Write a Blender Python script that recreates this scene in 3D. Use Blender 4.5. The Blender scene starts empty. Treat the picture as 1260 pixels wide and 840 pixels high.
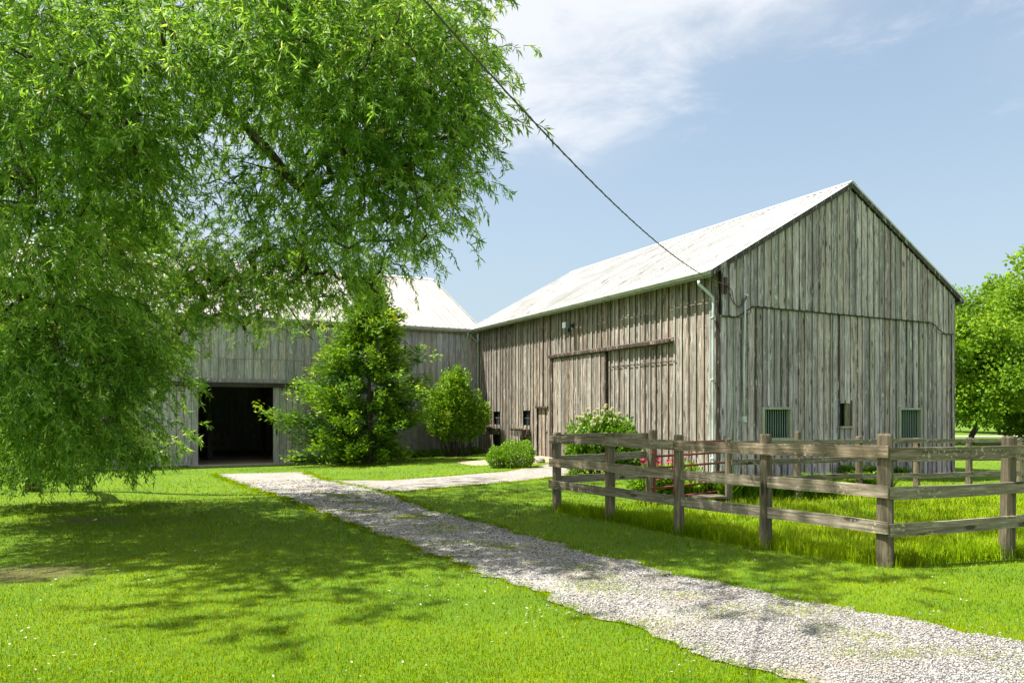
import bpy, math, random
import numpy as np
from mathutils import Vector

random.seed(7)
RNG = np.random.default_rng(7)
SC = bpy.context.scene
COL = SC.collection
R = math.radians

# ------------------------------------------------------------------ camera
CAM_H = 1.6
cam_d = bpy.data.cameras.new("camera")
cam = bpy.data.objects.new("camera", cam_d)
COL.objects.link(cam)
cam.location = (0, 0, CAM_H)
cam.rotation_euler = (R(90), 0, 0)
cam_d.sensor_width = 36
cam_d.lens = 25.71
cam_d.shift_y = 0.0698
cam_d.clip_start = 0.05
cam_d.clip_end = 5000
SC.camera = cam

# ------------------------------------------------------------------ light
SUN_AZ = R(184)      # angle in the xy plane of the direction TO the sun
SUN_EL = R(62)
sd = bpy.data.lights.new("sun", 'SUN')
sd.energy = 4.3
sd.angle = R(0.55)
sd.color = (1.0, 0.965, 0.90)
so = bpy.data.objects.new("sun", sd)
COL.objects.link(so)
to_sun = Vector((math.cos(SUN_EL) * math.cos(SUN_AZ), math.cos(SUN_EL) * math.sin(SUN_AZ), math.sin(SUN_EL)))
so.rotation_euler = to_sun.to_track_quat('Z', 'Y').to_euler()
so.location = to_sun * 60

SC.view_settings.view_transform = 'Standard'
SC.view_settings.look = 'None'
SC.view_settings.exposure = 1.36
SC.view_settings.gamma = 1
SC.render.engine = 'CYCLES'
SC.cycles.max_bounces = 8
SC.cycles.transparent_max_bounces = 8
SC.cycles.use_adaptive_sampling = True
SC.cycles.adaptive_threshold = 0.02

W = bpy.data.worlds.new("World")
SC.world = W
W.use_nodes = True


class NT:
    """small helper for node trees"""
    def __init__(self, tree):
        self.t = tree
        self.t.nodes.clear()

    def n(self, typ, **kw):
        nd = self.t.nodes.new(typ)
        for k, v in kw.items():
            setattr(nd, k, v)
        return nd

    def set(self, sock, v):
        if isinstance(v, bpy.types.NodeSocket):
            self.t.links.new(v, sock)
        else:
            if isinstance(v, (tuple, list)) and len(v) == 3 and sock.type == 'RGBA':
                v = (*v, 1)
            sock.default_value = v

    def math(self, op, a, b=None, c=None, clamp=False):
        nd = self.n('ShaderNodeMath', operation=op, use_clamp=clamp)
        for i, v in enumerate((a, b, c)):
            if v is not None:
                self.set(nd.inputs[i], v)
        return nd.outputs[0]

    def vmath(self, op, a, b=None):
        nd = self.n('ShaderNodeVectorMath', operation=op)
        self.set(nd.inputs[0], a)
        if b is not None:
            self.set(nd.inputs[1], b)
        return nd.outputs[1] if op in ('DOT_PRODUCT', 'LENGTH') else nd.outputs[0]

    def scale(self, a, f):
        nd = self.n('ShaderNodeVectorMath', operation='SCALE')
        self.set(nd.inputs[0], a)
        self.set(nd.inputs['Scale'], f)
        return nd.outputs[0]

    def mapping(self, vec, loc=(0, 0, 0), sc=(1, 1, 1)):
        nd = self.n('ShaderNodeMapping')
        self.set(nd.inputs['Vector'], vec)
        nd.inputs['Location'].default_value = loc
        nd.inputs['Scale'].default_value = sc
        return nd.outputs[0]

    def noise(self, vec, scale, detail=3, rough=.55, dist=0.0):
        nd = self.n('ShaderNodeTexNoise')
        self.set(nd.inputs['Vector'], vec)
        nd.inputs['Scale'].default_value = scale
        nd.inputs['Detail'].default_value = detail
        nd.inputs['Roughness'].default_value = rough
        nd.inputs['Distortion'].default_value = dist
        return nd.outputs['Fac']

    def voronoi(self, vec, scale, feature='F1', out='Distance'):
        nd = self.n('ShaderNodeTexVoronoi', feature=feature)
        self.set(nd.inputs['Vector'], vec)
        nd.inputs['Scale'].default_value = scale
        return nd.outputs[out]

    def ramp(self, fac, stops, interp='LINEAR'):
        nd = self.n('ShaderNodeValToRGB')
        cr = nd.color_ramp
        cr.interpolation = interp
        while len(cr.elements) < len(stops):
            cr.elements.new(0.5)
        for e, (p, c) in zip(cr.elements, stops):
            e.position = p
            e.color = (*c, 1) if len(c) == 3 else c
        self.set(nd.inputs[0], fac)
        return nd.outputs[0]

    def remap(self, v, a, b, c=0.0, d=1.0, smooth=False):
        nd = self.n('ShaderNodeMapRange', interpolation_type='SMOOTHSTEP' if smooth else 'LINEAR')
        self.set(nd.inputs[0], v)
        for i, x in zip((1, 2, 3, 4), (a, b, c, d)):
            nd.inputs[i].default_value = x
        return nd.outputs[0]

    def mix(self, f, a, b, mode='MIX'):
        nd = self.n('ShaderNodeMix', data_type='RGBA', blend_type=mode)
        self.set(nd.inputs[0], f)
        self.set(nd.inputs[6], a)
        self.set(nd.inputs[7], b)
        return nd.outputs[2]

    def bump(self, h, strength=.3, dist=.01):
        nd = self.n('ShaderNodeBump')
        self.set(nd.inputs['Height'], h)
        nd.inputs['Strength'].default_value = strength
        nd.inputs['Distance'].default_value = dist
        return nd.outputs[0]


def build_world():
    t = NT(W.node_tree)
    out = t.n('ShaderNodeOutputWorld')
    bg = t.n('ShaderNodeBackground')
    sky = t.n('ShaderNodeTexSky', sky_type='NISHITA')
    sky.sun_disc = False
    sky.sun_elevation = SUN_EL
    sky.sun_rotation = R(90) - SUN_AZ + R(360)
    sky.air_density = 1.0
    sky.dust_density = 2.2
    sky.ozone_density = 1.6
    sky.altitude = 200
    tc = t.n('ShaderNodeTexCoord').outputs['Generated']
    sep = t.n('ShaderNodeSeparateXYZ')
    t.set(sep.inputs[0], tc)
    x, y, z = sep.outputs
    big = t.noise(t.mapping(tc, loc=(2.05, 0.4, 1.7), sc=(.8, 1, 1.7)), 2.0, 3, .5)
    fine = t.noise(t.mapping(tc, loc=(6.1, 1.9, 3.3), sc=(1, 1, 2.6)), 6.0, 9, .62, .35)
    n = t.math('ADD', t.math('MULTIPLY', big, .45), t.math('MULTIPLY', fine, .55))
    # cloud builds with height and towards the west; the east stays clear
    west = t.remap(t.math('SUBTRACT', t.math('MULTIPLY', z, 1.25), x), 0.10, 0.75, -0.09, .10)
    high = t.remap(z, 0.30, 0.52, -0.07, 0.08)
    west = t.math('ADD', west, high)
    m = t.remap(t.math('ADD', n, west), 0.46, 0.68, 0, 1, True)
    veil = t.remap(t.math('ADD', big, t.math('MULTIPLY', west, 1.8)), .36, .85, 0, .6, True)
    hz = t.remap(z, 0.0, 0.42, 1.0, 0.0, True)
    col = t.mix(1.0, sky.outputs[0], (.88, .84, .74), 'MULTIPLY')
    col = t.mix(t.math('ADD', t.math('MULTIPLY', hz, .45), .35), col, (1.8, 2.2, 2.55))
    col = t.mix(veil, col, (2.5, 2.7, 2.9))
    col = t.mix(t.math('MULTIPLY', m, .72), col, (3.55, 3.6, 3.75))
    t.set(bg.inputs['Color'], t.scale(col, .92))
    bg.inputs['Strength'].default_value = 0.125
    t.t.links.new(bg.outputs[0], out.inputs[0])


build_world()

# ------------------------------------------------------------------ materials


def new_mat(name):
    m = bpy.data.materials.new(name)
    m.use_nodes = True
    t = NT(m.node_tree)
    out = t.n('ShaderNodeOutputMaterial')
    b = t.n('ShaderNodeBsdfPrincipled')
    t.t.links.new(b.outputs[0], out.inputs[0])
    b.inputs['Specular IOR Level'].default_value = 0.3
    return m, t, b, out


def wood_mat(name, dark, mid, light, tint=(.72, 1.22), scale=1.0, moss=0.0, lichen=0.0, knots=True, rust=0.0, edge=0.0):
    m, t, b, out = new_mat(name)
    oc = t.n('ShaderNodeTexCoord').outputs['Object']
    rnd = t.n('ShaderNodeObjectInfo').outputs['Random']
    geo = t.n('ShaderNodeNewGeometry')
    off = t.n('ShaderNodeCombineXYZ')
    t.set(off.inputs[0], t.math('MULTIPLY', rnd, 37.0))
    t.set(off.inputs[2], t.math('MULTIPLY', rnd, 91.0))
    v = t.vmath('ADD', oc, off.outputs[0])
    grain = t.noise(t.mapping(v, sc=(40 * scale, 40 * scale, 2.0 * scale)), 1.0, 6, .72, .5)
    broad = t.noise(t.mapping(v, sc=(10 * scale, 10 * scale, 1.2 * scale)), 1.0, 4, .66, 1.6)
    g = t.math('ADD', t.math('MULTIPLY', grain, .62), t.math('MULTIPLY', broad, .38))
    col = t.ramp(g, [(.34, dark), (.5, mid), (.64, light)])
    world = t.noise(t.mapping(geo.outputs['Position'], sc=(1, 1, .45)), .9, 4, .6)
    col = t.mix(t.remap(world, .38, .66, .45, 0, True), col, tuple(c * .55 for c in mid))
    if knots:
        kv = t.voronoi(t.mapping(v, sc=(5.5, 5.5, 1.7)), 1.0)
        kn = t.remap(kv, .09, .20, 1, 0, True)
        col = t.mix(t.math('MULTIPLY', kn, .8), col, tuple(c * .35 for c in dark))
    tn = t.remap(rnd, 0, 1, tint[0], tint[1])
    col = t.mix(1.0, col, t.scale((1, 1, 1), tn), 'MULTIPLY')
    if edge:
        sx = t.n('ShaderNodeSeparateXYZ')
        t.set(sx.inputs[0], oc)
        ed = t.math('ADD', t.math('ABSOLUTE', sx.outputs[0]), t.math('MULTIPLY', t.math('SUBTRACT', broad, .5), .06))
        col = t.mix(t.remap(ed, .062, .112, 0, edge, True), col, dark)  # joint grime, also painted in for shadow lines beside the battens
        # long dark run-down stains that differ from board to board
        st = t.noise(t.mapping(v, sc=(15, 15, 1.0)), 1.0, 5, .74, 1.4)
        col = t.mix(t.remap(st, .52, .64, 0, .85, True), col, tuple(c * .9 for c in dark))
        pale = t.noise(t.mapping(v, loc=(5, 3, 8), sc=(12, 12, 1.4)), 1.0, 5, .74, 1.2)
        col = t.mix(t.remap(pale, .54, .66, 0, .75, True), col, tuple(min(.75, c * 1.15) for c in light))
    # a few boards greener, a few browner
    hue = t.math('FRACT', t.math('MULTIPLY', rnd, 17.0))
    col = t.mix(t.remap(hue, .6, 1, 0, .5), col, t.mix(1.0, col, (1.12, .95, .78), 'MULTIPLY'))
    if moss:
        mm = t.remap(t.noise(geo.outputs['Position'], 3.1, 4, .6), .5, .72, 0, moss, True)
        col = t.mix(mm, col, (.10, .13, .035))
    if lichen:
        lm = t.remap(t.noise(t.mapping(v, sc=(1, 1, 1)), 26, 3, .6), .57, .66, 0, lichen, True)
        lm = t.math('MULTIPLY', lm, t.remap(t.noise(v, 2.2, 2, .5), .42, .6, 0, 1, True))
        col = t.mix(lm, col, (.50, .48, .33))
    if rust:
        rm = t.remap(t.noise(v, 1.3, 3, .5), .56, .68, 0, rust, True)
        col = t.mix(rm, col, (.34, .13, .03))
    t.set(b.inputs['Base Color'], col)
    b.inputs['Roughness'].default_value = .88
    t.set(b.inputs['Normal'], t.bump(g, .7, .008))
    return m


def plain_mat(name, col, rough=.6, var=.25, scale=6.0, dirt=(.1, .09, .07), metal=0.0, dirt_amt=.5):
    m, t, b, out = new_mat(name)
    oc = t.n('ShaderNodeTexCoord').outputs['Object']
    n1 = t.noise(oc, scale, 5, .6)
    n2 = t.noise(oc, scale * 5, 3, .6)
    c = t.mix(t.remap(n1, .45, .75, 0, dirt_amt, True), col, dirt)
    c = t.mix(t.remap(n2, .3, .7, 0, var), c, tuple(x * .7 for x in col))
    t.set(b.inputs['Base Color'], c)
    b.inputs['Roughness'].default_value = rough
    b.inputs['Metallic'].default_value = metal
    t.set(b.inputs['Normal'], t.bump(n2, .15, .004))
    return m


def leaf_mat(name, dark, light, tips=None, trans=.35, up=0.0, rough=.5, patch=None, spec=.2):
    m, t, b, out = new_mat(name)
    at = t.n('ShaderNodeAttribute', attribute_name='rnd').outputs['Fac']
    stops = [(0.0, dark), (.75, light)]
    if tips:
        stops.append((1.0, tips))
    col = t.ramp(at, stops)
    geo = t.n('ShaderNodeNewGeometry')
    if patch:
        pn = t.noise(geo.outputs['Position'], patch[0], 4, .62)
        col = t.mix(t.remap(pn, .42, .68, 0, patch[2], True), col, patch[1])
        pn2 = t.noise(t.mapping(geo.outputs['Position'], loc=(31, 7, 3)), patch[0] * 2.3, 3, .6)
        col = t.mix(t.remap(pn2, .48, .66, 0, .65, True), col, t.mix(1.0, col, (.50, .66, .6), 'MULTIPLY'))
    t.set(b.inputs['Base Color'], col)
    b.inputs['Roughness'].default_value = rough
    b.inputs['Specular IOR Level'].default_value = spec
    tr = t.n('ShaderNodeBsdfTranslucent')
    t.set(tr.inputs['Color'], t.mix(1.0, col, (1.35, 1.25, .5), 'MULTIPLY'))
    if up:
        nn = t.vmath('NORMALIZE', t.vmath('ADD', t.scale(geo.outputs['Normal'], 1 - up), (0, 0, up)))
        t.set(b.inputs['Normal'], nn)
    mx = t.n('ShaderNodeMixShader')
    mx.inputs[0].default_value = trans
    t.t.links.new(b.outputs[0], mx.inputs[1])
    t.t.links.new(tr.outputs[0], mx.inputs[2])
    t.t.links.new(mx.outputs[0], out.inputs[0])
    return m


M = {}
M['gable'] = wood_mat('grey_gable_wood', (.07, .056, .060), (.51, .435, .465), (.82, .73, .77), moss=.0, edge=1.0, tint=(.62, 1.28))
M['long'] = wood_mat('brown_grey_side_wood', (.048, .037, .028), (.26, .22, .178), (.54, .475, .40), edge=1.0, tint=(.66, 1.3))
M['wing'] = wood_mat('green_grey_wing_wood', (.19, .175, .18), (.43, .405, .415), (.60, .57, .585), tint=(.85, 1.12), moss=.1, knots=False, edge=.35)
M['batten'] = wood_mat('batten_wood', (.14, .13, .11), (.38, .37, .325), (.62, .60, .53), knots=False)
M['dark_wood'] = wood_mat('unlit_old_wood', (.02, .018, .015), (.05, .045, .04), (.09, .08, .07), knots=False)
M['post'] = wood_mat('fence_post_wood', (.04, .03, .018), (.17, .14, .09), (.38, .31, .22), moss=.12, tint=(.8, 1.2))
M['rail'] = wood_mat('fence_rail_wood', (.045, .034, .022), (.24, .20, .14), (.54, .48, .36), moss=.1, lichen=.9, tint=(.8, 1.25))
M['bark'] = wood_mat('bark', (.03, .024, .018), (.085, .07, .055), (.16, .14, .11), moss=.25, scale=.35, knots=False)
M['gutter'] = plain_mat('pale_painted_gutter', (.42, .45, .38), .45, .2, 3)
M['pipe'] = plain_mat('white_downspout', (.55, .62, .62), .45, .15, 2)
M['conduit'] = plain_mat('grey_conduit', (.68, .72, .74), .5, .2, 3)
M['iron'] = plain_mat('rusty_red_tube', (.22, .055, .04), .6, .4, 14, dirt=(.07, .03, .02))
M['bars'] = plain_mat('green_grey_bars', (.32, .42, .35), .6, .3, 8)
M['frame'] = wood_mat('pale_green_frame_wood', (.16, .16, .12), (.38, .38, .30), (.56, .56, .45), knots=False)
M['black'] = plain_mat('black_rubber', (.02, .02, .02), .6, .1, 5)
M['wire'] = plain_mat('weathered_wire', (.09, .085, .08), .6, .2, 12)
M['concrete'] = plain_mat('sandy_concrete', (.38, .34, .27), .9, .3, 2.2, dirt=(.2, .17, .11))
M['dirt'] = plain_mat('dry_tan_earth', (.40, .31, .21), .95, .3, 2.5, dirt=(.2, .17, .08))
M['rock'] = plain_mat('field_stone', (.33, .30, .25), .9, .3, 8)
M['porcelain'] = plain_mat('brown_insulator', (.10, .05, .03), .3, .1, 5)
M['lampglass'] = plain_mat('pale_lamp_housing', (.20, .25, .24), .3, .1, 5)
M['pink'] = plain_mat('pink_petals', (.50, .06, .11), .6, .3, 30, dirt=(.6, .25, .28))
M['bloom'] = plain_mat('cream_bloom', (.52, .50, .26), .7, .3, 30, dirt=(.34, .40, .12))

m, t, b, out = new_mat('dark_window_glass')
t.set(b.inputs['Base Color'], (.008, .022, .018))
b.inputs['Roughness'].default_value = .5
b.inputs['Specular IOR Level'].default_value = .15
M['glass'] = m


m, t, b, out = new_mat('grimy_window_pane')
tr = t.n('ShaderNodeBsdfTranslucent')
tr.inputs['Color'].default_value = (.07, .10, .08, 1)
t.t.links.new(tr.outputs[0], out.inputs[0])
M['grimy'] = m


def roof_mat(nm, kk):
    m, t, b, out = new_mat(nm)
    geo = t.n('ShaderNodeNewGeometry').outputs['Position']
    oc = t.n('ShaderNodeTexCoord').outputs['Object']
    rnd = t.n('ShaderNodeObjectInfo').outputs['Random']
    off = t.n('ShaderNodeCombineXYZ')
    t.set(off.inputs[0], t.math('MULTIPLY', rnd, 30))
    v = t.vmath('ADD', oc, off.outputs[0])
    base = t.mix(t.remap(rnd, 0, 1, 0, .8), (.66, .65, .635), (.57, .56, .545))
    blot = t.noise(geo, .8, 5, .6)
    base = t.mix(t.remap(blot, .48, .70, 0, .35, True), base, (.38, .35, .31))
    streak = t.noise(t.mapping(v, sc=(11, 1.3, 1.3)), 1.0, 6, .7, .4)
    base = t.mix(t.remap(streak, .575, .68, 0, .75, True), base, (.28, .23, .18))
    nail = t.voronoi(t.mapping(oc, sc=(3, 2.2, 1)), 1.0)
    base = t.mix(t.remap(nail, .02, .05, .7, 0), base, (.4, .33, .27))
    base = t.mix(1.0, base, kk, 'MULTIPLY')
    t.set(b.inputs['Base Color'], base)
    b.inputs['Roughness'].default_value = .6
    t.set(b.inputs['Normal'], t.bump(t.noise(v, 3, 2), .12, .02))
    return m


M['roof'] = roof_mat('white_painted_roof_sheet', (1, 1, 1))
M['roof_old'] = roof_mat('chalky_old_roof_sheet', (.66, .61, .60))


def ground_mat():
    m, t, b, out = new_mat('turf_and_soil')
    P = t.n('ShaderNodeNewGeometry').outputs['Position']
    n1 = t.noise(P, .35, 4, .6)
    n2 = t.noise(P, 7, 5, .7)
    n3 = t.noise(P, 60, 3, .7)
    c = t.mix(t.remap(n1, .35, .65, 0, 1), (.08, .18, .001), (.14, .24, .001))
    c = t.mix(t.remap(n2, .45, .75, 0, .5), c, (.14, .16, .01))
    c = t.mix(t.remap(n3, .4, .65, 0, .6), c, (.04, .075, .008))
    for (px, py, r) in ((-6.3, 10.9, .55), (-4.9, 7.3, .75), (-5.6, 7.0, .6)):
        d = t.vmath('LENGTH', t.vmath('MULTIPLY', t.vmath('SUBTRACT', P, (px, py, 0)), (1, 1.6, 0)))
        d = t.math('ADD', d, t.math('MULTIPLY', n2, .9))
        c = t.mix(t.remap(d, r, r + .7, .75, 0, True), c, (.11, .075, .035))
    t.set(b.inputs['Base Color'], c)
    b.inputs['Roughness'].default_value = .95
    t.set(b.inputs['Normal'], t.bump(n3, .6, .03))
    return m


M['ground'] = ground_mat()


def gravel_mat():
    m, t, b, out = new_mat('crushed_stone')
    P = t.n('ShaderNodeNewGeometry').outputs['Position']
    nd = t.n('ShaderNodeTexVoronoi')
    t.set(nd.inputs['Vector'], P)
    nd.inputs['Scale'].default_value = 42
    c = t.ramp(nd.outputs['Color'], [(.0, (.15, .14, .125)), (.5, (.33, .31, .28)), (1, (.48, .455, .42))])
    n1 = t.noise(P, 1.6, 5, .65)
    c = t.mix(t.remap(n1, .42, .66, 0, .75, True), c, (.26, .215, .15))
    n2 = t.noise(P, 12, 4, .65)
    c = t.mix(t.remap(n2, .52, .7, 0, .6, True), c, (.12, .11, .08))
    t.set(b.inputs['Base Color'], c)
    b.inputs['Roughness'].default_value = .95
    t.set(b.inputs['Normal'], t.bump(nd.outputs['Distance'], .9, .02))
    return m


M['gravel'] = gravel_mat()
m, t, b, out = new_mat('loose_stone')
at = t.n('ShaderNodeAttribute', attribute_name='rnd').outputs['Fac']
t.set(b.inputs['Base Color'], t.ramp(at, [(0, (.06, .055, .05)), (.3, (.18, .17, .16)), (.65, (.36, .345, .325)), (1, (.57, .55, .53))]))
b.inputs['Roughness'].default_value = .9
M['stone'] = m

M['grass'] = leaf_mat('lawn_blades', (.065, .18, .001), (.25, .355, .001), (.46, .44, .012), trans=.35, up=.72, rough=.6,
                      patch=(.45, (.33, .40, .001), .7), spec=.0)
M['longgrass'] = leaf_mat('long_blades', (.10, .22, .001), (.28, .42, .002), (.50, .52, .07), trans=.4, up=.6, rough=.6,
                          patch=(.8, (.30, .37, .008), .6), spec=.04)
M['willow'] = leaf_mat('willow_leaves', (.08, .20, .028), (.33, .55, .09), (.64, .72, .28), trans=.5, up=.3)
M['cedar'] = leaf_mat('cedar_sprays', (.025, .09, .010), (.18, .33, .014), (.50, .58, .03), trans=.3, up=.2)
M['maple'] = leaf_mat('maple_leaves', (.045, .13, .010), (.19, .33, .012), (.38, .48, .02), trans=.42, up=.25)
M['shrub'] = leaf_mat('shrub_leaves', (.05, .14, .010), (.21, .37, .014), (.40, .52, .03), trans=.35, up=.25)
M['hydrangea'] = leaf_mat('hydrangea_leaves', (.04, .13, .010), (.17, .32, .012), (.32, .46, .03), trans=.3, up=.2)
M['strap'] = leaf_mat('strap_leaves', (.06, .17, .010), (.22, .40, .014), (.42, .55, .04), trans=.3, up=.2)
M['woods'] = leaf_mat('far_woods_leaves', (.03, .075, .012), (.08, .15, .02), (.12, .19, .03), trans=.2, up=.2)
M['petal'] = leaf_mat('fallen_leaf_flecks', (.40, .42, .30), (.62, .62, .50), (.75, .75, .65), trans=.2, up=.6)

# ------------------------------------------------------------------ object helpers


def tag(o, label=None, cat=None, group=None, kind=None):
    if label:
        o['label'] = label
    if cat:
        o['category'] = cat
    if group:
        o['group'] = group
    if kind:
        o['kind'] = kind
    return o


def link(name, me, mat=None, parent=None, loc=(0, 0, 0), rz=0.0, smooth=False):
    if mat is not None and not me.materials:
        me.materials.append(mat)
    if smooth and len(me.polygons):
        me.polygons.foreach_set('use_smooth', np.ones(len(me.polygons), dtype=bool))
    o = bpy.data.objects.new(name, me)
    o.location = loc
    o.rotation_euler = (0, 0, rz)
    if parent:
        o.parent = parent
    COL.objects.link(o)
    return o


def empty(name, loc=(0, 0, 0), rz=0.0):
    o = bpy.data.objects.new(name, None)
    o.empty_display_size = .2
    o.location = loc
    o.rotation_euler = (0, 0, rz)
    COL.objects.link(o)
    return o


class G:
    """collects verts / faces for one mesh"""
    def __init__(self):
        self.v = []
        self.f = []

    def box(self, x0, x1, y0, y1, z0, z1, ztop=None, zbot=None):
        """z1 may differ at x0 / x1 (ztop=(za,zb)), same for bottom"""
        za, zb = ztop or (z1, z1)
        wa, wb = zbot or (z0, z0)
        n = len(self.v)
        self.v += [(x0, y0, wa), (x1, y0, wb), (x1, y1, wb), (x0, y1, wa), (x0, y0, za), (x1, y0, zb), (x1, y1, zb), (x0, y1, za)]
        self.f += [tuple(n + i for i in q) for q in ((0, 3, 2, 1), (4, 5, 6, 7), (0, 1, 5, 4), (1, 2, 6, 5), (2, 3, 7, 6), (3, 0, 4, 7))]
        return self

    def quadprism(self, pts, ext):
        """polygon pts (3d) extruded by vector ext"""
        n = len(self.v)
        k = len(pts)
        self.v += [tuple(p) for p in pts] + [tuple(Vector(p) + Vector(ext)) for p in pts]
        self.f.append(tuple(n + i for i in range(k))[::-1])
        self.f.append(tuple(n + k + i for i in range(k)))
        for i in range(k):
            j = (i + 1) % k
            self.f.append((n + i, n + j, n + k + j, n + k + i))
        return self

    def tube(self, pts, rad, sides=8, cap=True, twist=0):
        pts = [Vector(p) for p in pts]
        if not hasattr(rad, '__len__'):
            rad = [rad] * len(pts)
        n0 = len(self.v)
        prev = None
        for i, p in enumerate(pts):
            if i == 0:
                d = pts[1] - pts[0]
            elif i == len(pts) - 1:
                d = pts[-1] - pts[-2]
            else:
                d = pts[i + 1] - pts[i - 1]
            d.normalize()
            if prev is None:
                a = Vector((0, 0, 1)) if abs(d.z) < .9 else Vector((1, 0, 0))
                s = d.cross(a).normalized()
            else:
                s = (prev - d * prev.dot(d)).normalized()
            prev = s
            u = d.cross(s)
            for k in range(sides):
                an = 2 * math.pi * k / sides + twist * i
                self.v.append(tuple(p + (s * math.cos(an) + u * math.sin(an)) * rad[i]))
        for i in range(len(pts) - 1):
            for k in range(sides):
                a = n0 + i * sides + k
                b_ = n0 + i * sides + (k + 1) % sides
                self.f.append((a, b_, b_ + sides, a + sides))
        if cap:
            self.f.append(tuple(n0 + k for k in range(sides))[::-1])
            e = n0 + (len(pts) - 1) * sides
            self.f.append(tuple(e + k for k in range(sides)))
        return self

    def mesh(self, name):
        me = bpy.data.meshes.new(name)
        me.from_pydata(self.v, [], self.f)
        me.update()
        return me

    def build(self, name, mat, parent=None, loc=(0, 0, 0), rz=0.0, smooth=False):
        return link(name, self.mesh(name), mat, parent, loc, rz, smooth)


def mesh_np(name, V, F, rnd=None):
    """V (n,3), F (m,k) -> mesh, with an optional per-vertex attribute rnd"""
    me = bpy.data.meshes.new(name)
    V = np.asarray(V, dtype=np.float32)
    F = np.asarray(F, dtype=np.int32)
    m, k = F.shape
    me.vertices.add(len(V))
    me.vertices.foreach_set('co', V.ravel())
    me.loops.add(m * k)
    me.loops.foreach_set('vertex_index', F.ravel())
    me.polygons.add(m)
    me.polygons.foreach_set('loop_start', np.arange(m, dtype=np.int32) * k)
    me.update(calc_edges=True)
    if rnd is not None:
        a = me.attributes.new('rnd', 'FLOAT', 'POINT')
        a.data.foreach_set('value', np.asarray(rnd, dtype=np.float32))
    me.validate()
    return me


def sm(a, b, x):
    t_ = np.clip((np.asarray(x, dtype=float) - a) / (b - a), 0, 1)
    return t_ * t_ * (3 - 2 * t_)


def gz(x, y):
    """height of the ground"""
    x = np.asarray(x, dtype=float)
    y = np.asarray(y, dtype=float)
    a = sm(9, 20, y)
    return (-0.22 * a * sm(0, 9, -x) - 0.22 * a * sm(6.5, 13, x)
            + .02 * np.sin(x * .9 + 1) * np.sin(y * .7) * sm(3, 6, y) * sm(60, 30, y))


def gzf(x, y):
    return float(gz(x, y))


def norm(a):
    return a / np.maximum(np.linalg.norm(a, axis=-1, keepdims=True), 1e-9)


# ------------------------------------------------------------------ ground


def ground_grid(xs, ys, dz=0.0):
    X, Y = np.meshgrid(xs, ys)
    V = np.stack([X, Y, gz(X, Y) + dz], -1).reshape(-1, 3)
    nx, ny = len(xs), len(ys)
    i = np.arange(nx * ny).reshape(ny, nx)
    F = np.stack([i[:-1, :-1], i[:-1, 1:], i[1:, 1:], i[1:, :-1]], -1).reshape(-1, 4)
    return V, F


far = [70, 120, 220, 450, 900, 2000]
xs = np.array([-f for f in far[::-1]] + list(np.arange(-40, 40.1, .5)) + far)
ys = np.array([-2000, -900, -400, -150, -60, -30] + list(np.arange(-12, 60.1, .5)) + [80, 120, 220, 450, 900, 2000])
gv, gf = ground_grid(xs, ys)
o = link('ground', mesh_np('ground', gv, gf), M['ground'], smooth=True)
tag(o, 'green turf ground reaching back to the horizon', kind='structure')


def to_ground(pts):
    out_ = []
    for (x, y) in pts:
        Y = 1440.0 / (y - 508)
        out_.append(((x - 630) / 900.0 * Y, Y))
    return out_


L_EDGE = to_ground([(262, 574), (300, 590), (400, 631), (500, 670), (600, 706), (700, 743), (800, 781), (900, 815), (1000, 846), (1150, 905), (1400, 1010)])
R_EDGE = to_ground([(372, 574), (410, 589), (470, 604), (530, 628), (600, 646), (700, 674), (800, 697), (900, 721), (1000, 743), (1120, 765), (1260, 792), (1500, 838), (1900, 915)])
SP_TOP = to_ground([(385, 585), (480, 589), (560, 584.5), (620, 581), (655, 576), (690, 568)])
SP_BOT = to_ground([(430, 606), (500, 604.5), (560, 599), (640, 592), (695, 586), (712, 578)])


def resample(pl, n):
    p = np.array(pl)
    d = np.concatenate([[0], np.cumsum(np.linalg.norm(np.diff(p, axis=0), axis=1))])
    q = np.linspace(0, d[-1], n)
    return np.stack([np.interp(q, d, p[:, 0]), np.interp(q, d, p[:, 1])], -1)


def strip(a, b_, n, k, dz, wob):
    A = resample(a, n)
    B = resample(b_, n)
    A = A + RNG.normal(0, wob, A.shape)
    B = B + RNG.normal(0, wob, B.shape)
    s = np.linspace(0, 1, k)[None, :, None]
    P = A[:, None] * (1 - s) + B[:, None] * s
    Z = gz(P[..., 0], P[..., 1]) + dz
    V = np.concatenate([P, Z[..., None]], -1).reshape(-1, 3)
    i = np.arange(n * k).reshape(n, k)
    F = np.stack([i[:-1, :-1], i[1:, :-1], i[1:, 1:], i[:-1, 1:]], -1).reshape(-1, 4)
    return V, F[:, ::-1], np.concatenate([A, B[::-1]])


def soften(pl, k=3, amp=.05, ph=0.0):
    p = np.array(pl)
    for _ in range(k):
        a, b_ = p[:-1], p[1:]
        q = np.stack([a * .75 + b_ * .25, a * .25 + b_ * .75], 1).reshape(-1, 2)
        p = np.concatenate([p[:1], q, p[-1:]])
    p = resample(p, 260)
    s_ = np.arange(260) * .12 + ph
    p[:, 0] += amp * (np.sin(s_ * 3.1) + .6 * np.sin(s_ * 7.3 + 1) + .4 * np.sin(s_ * 15.7))
    return p


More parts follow.
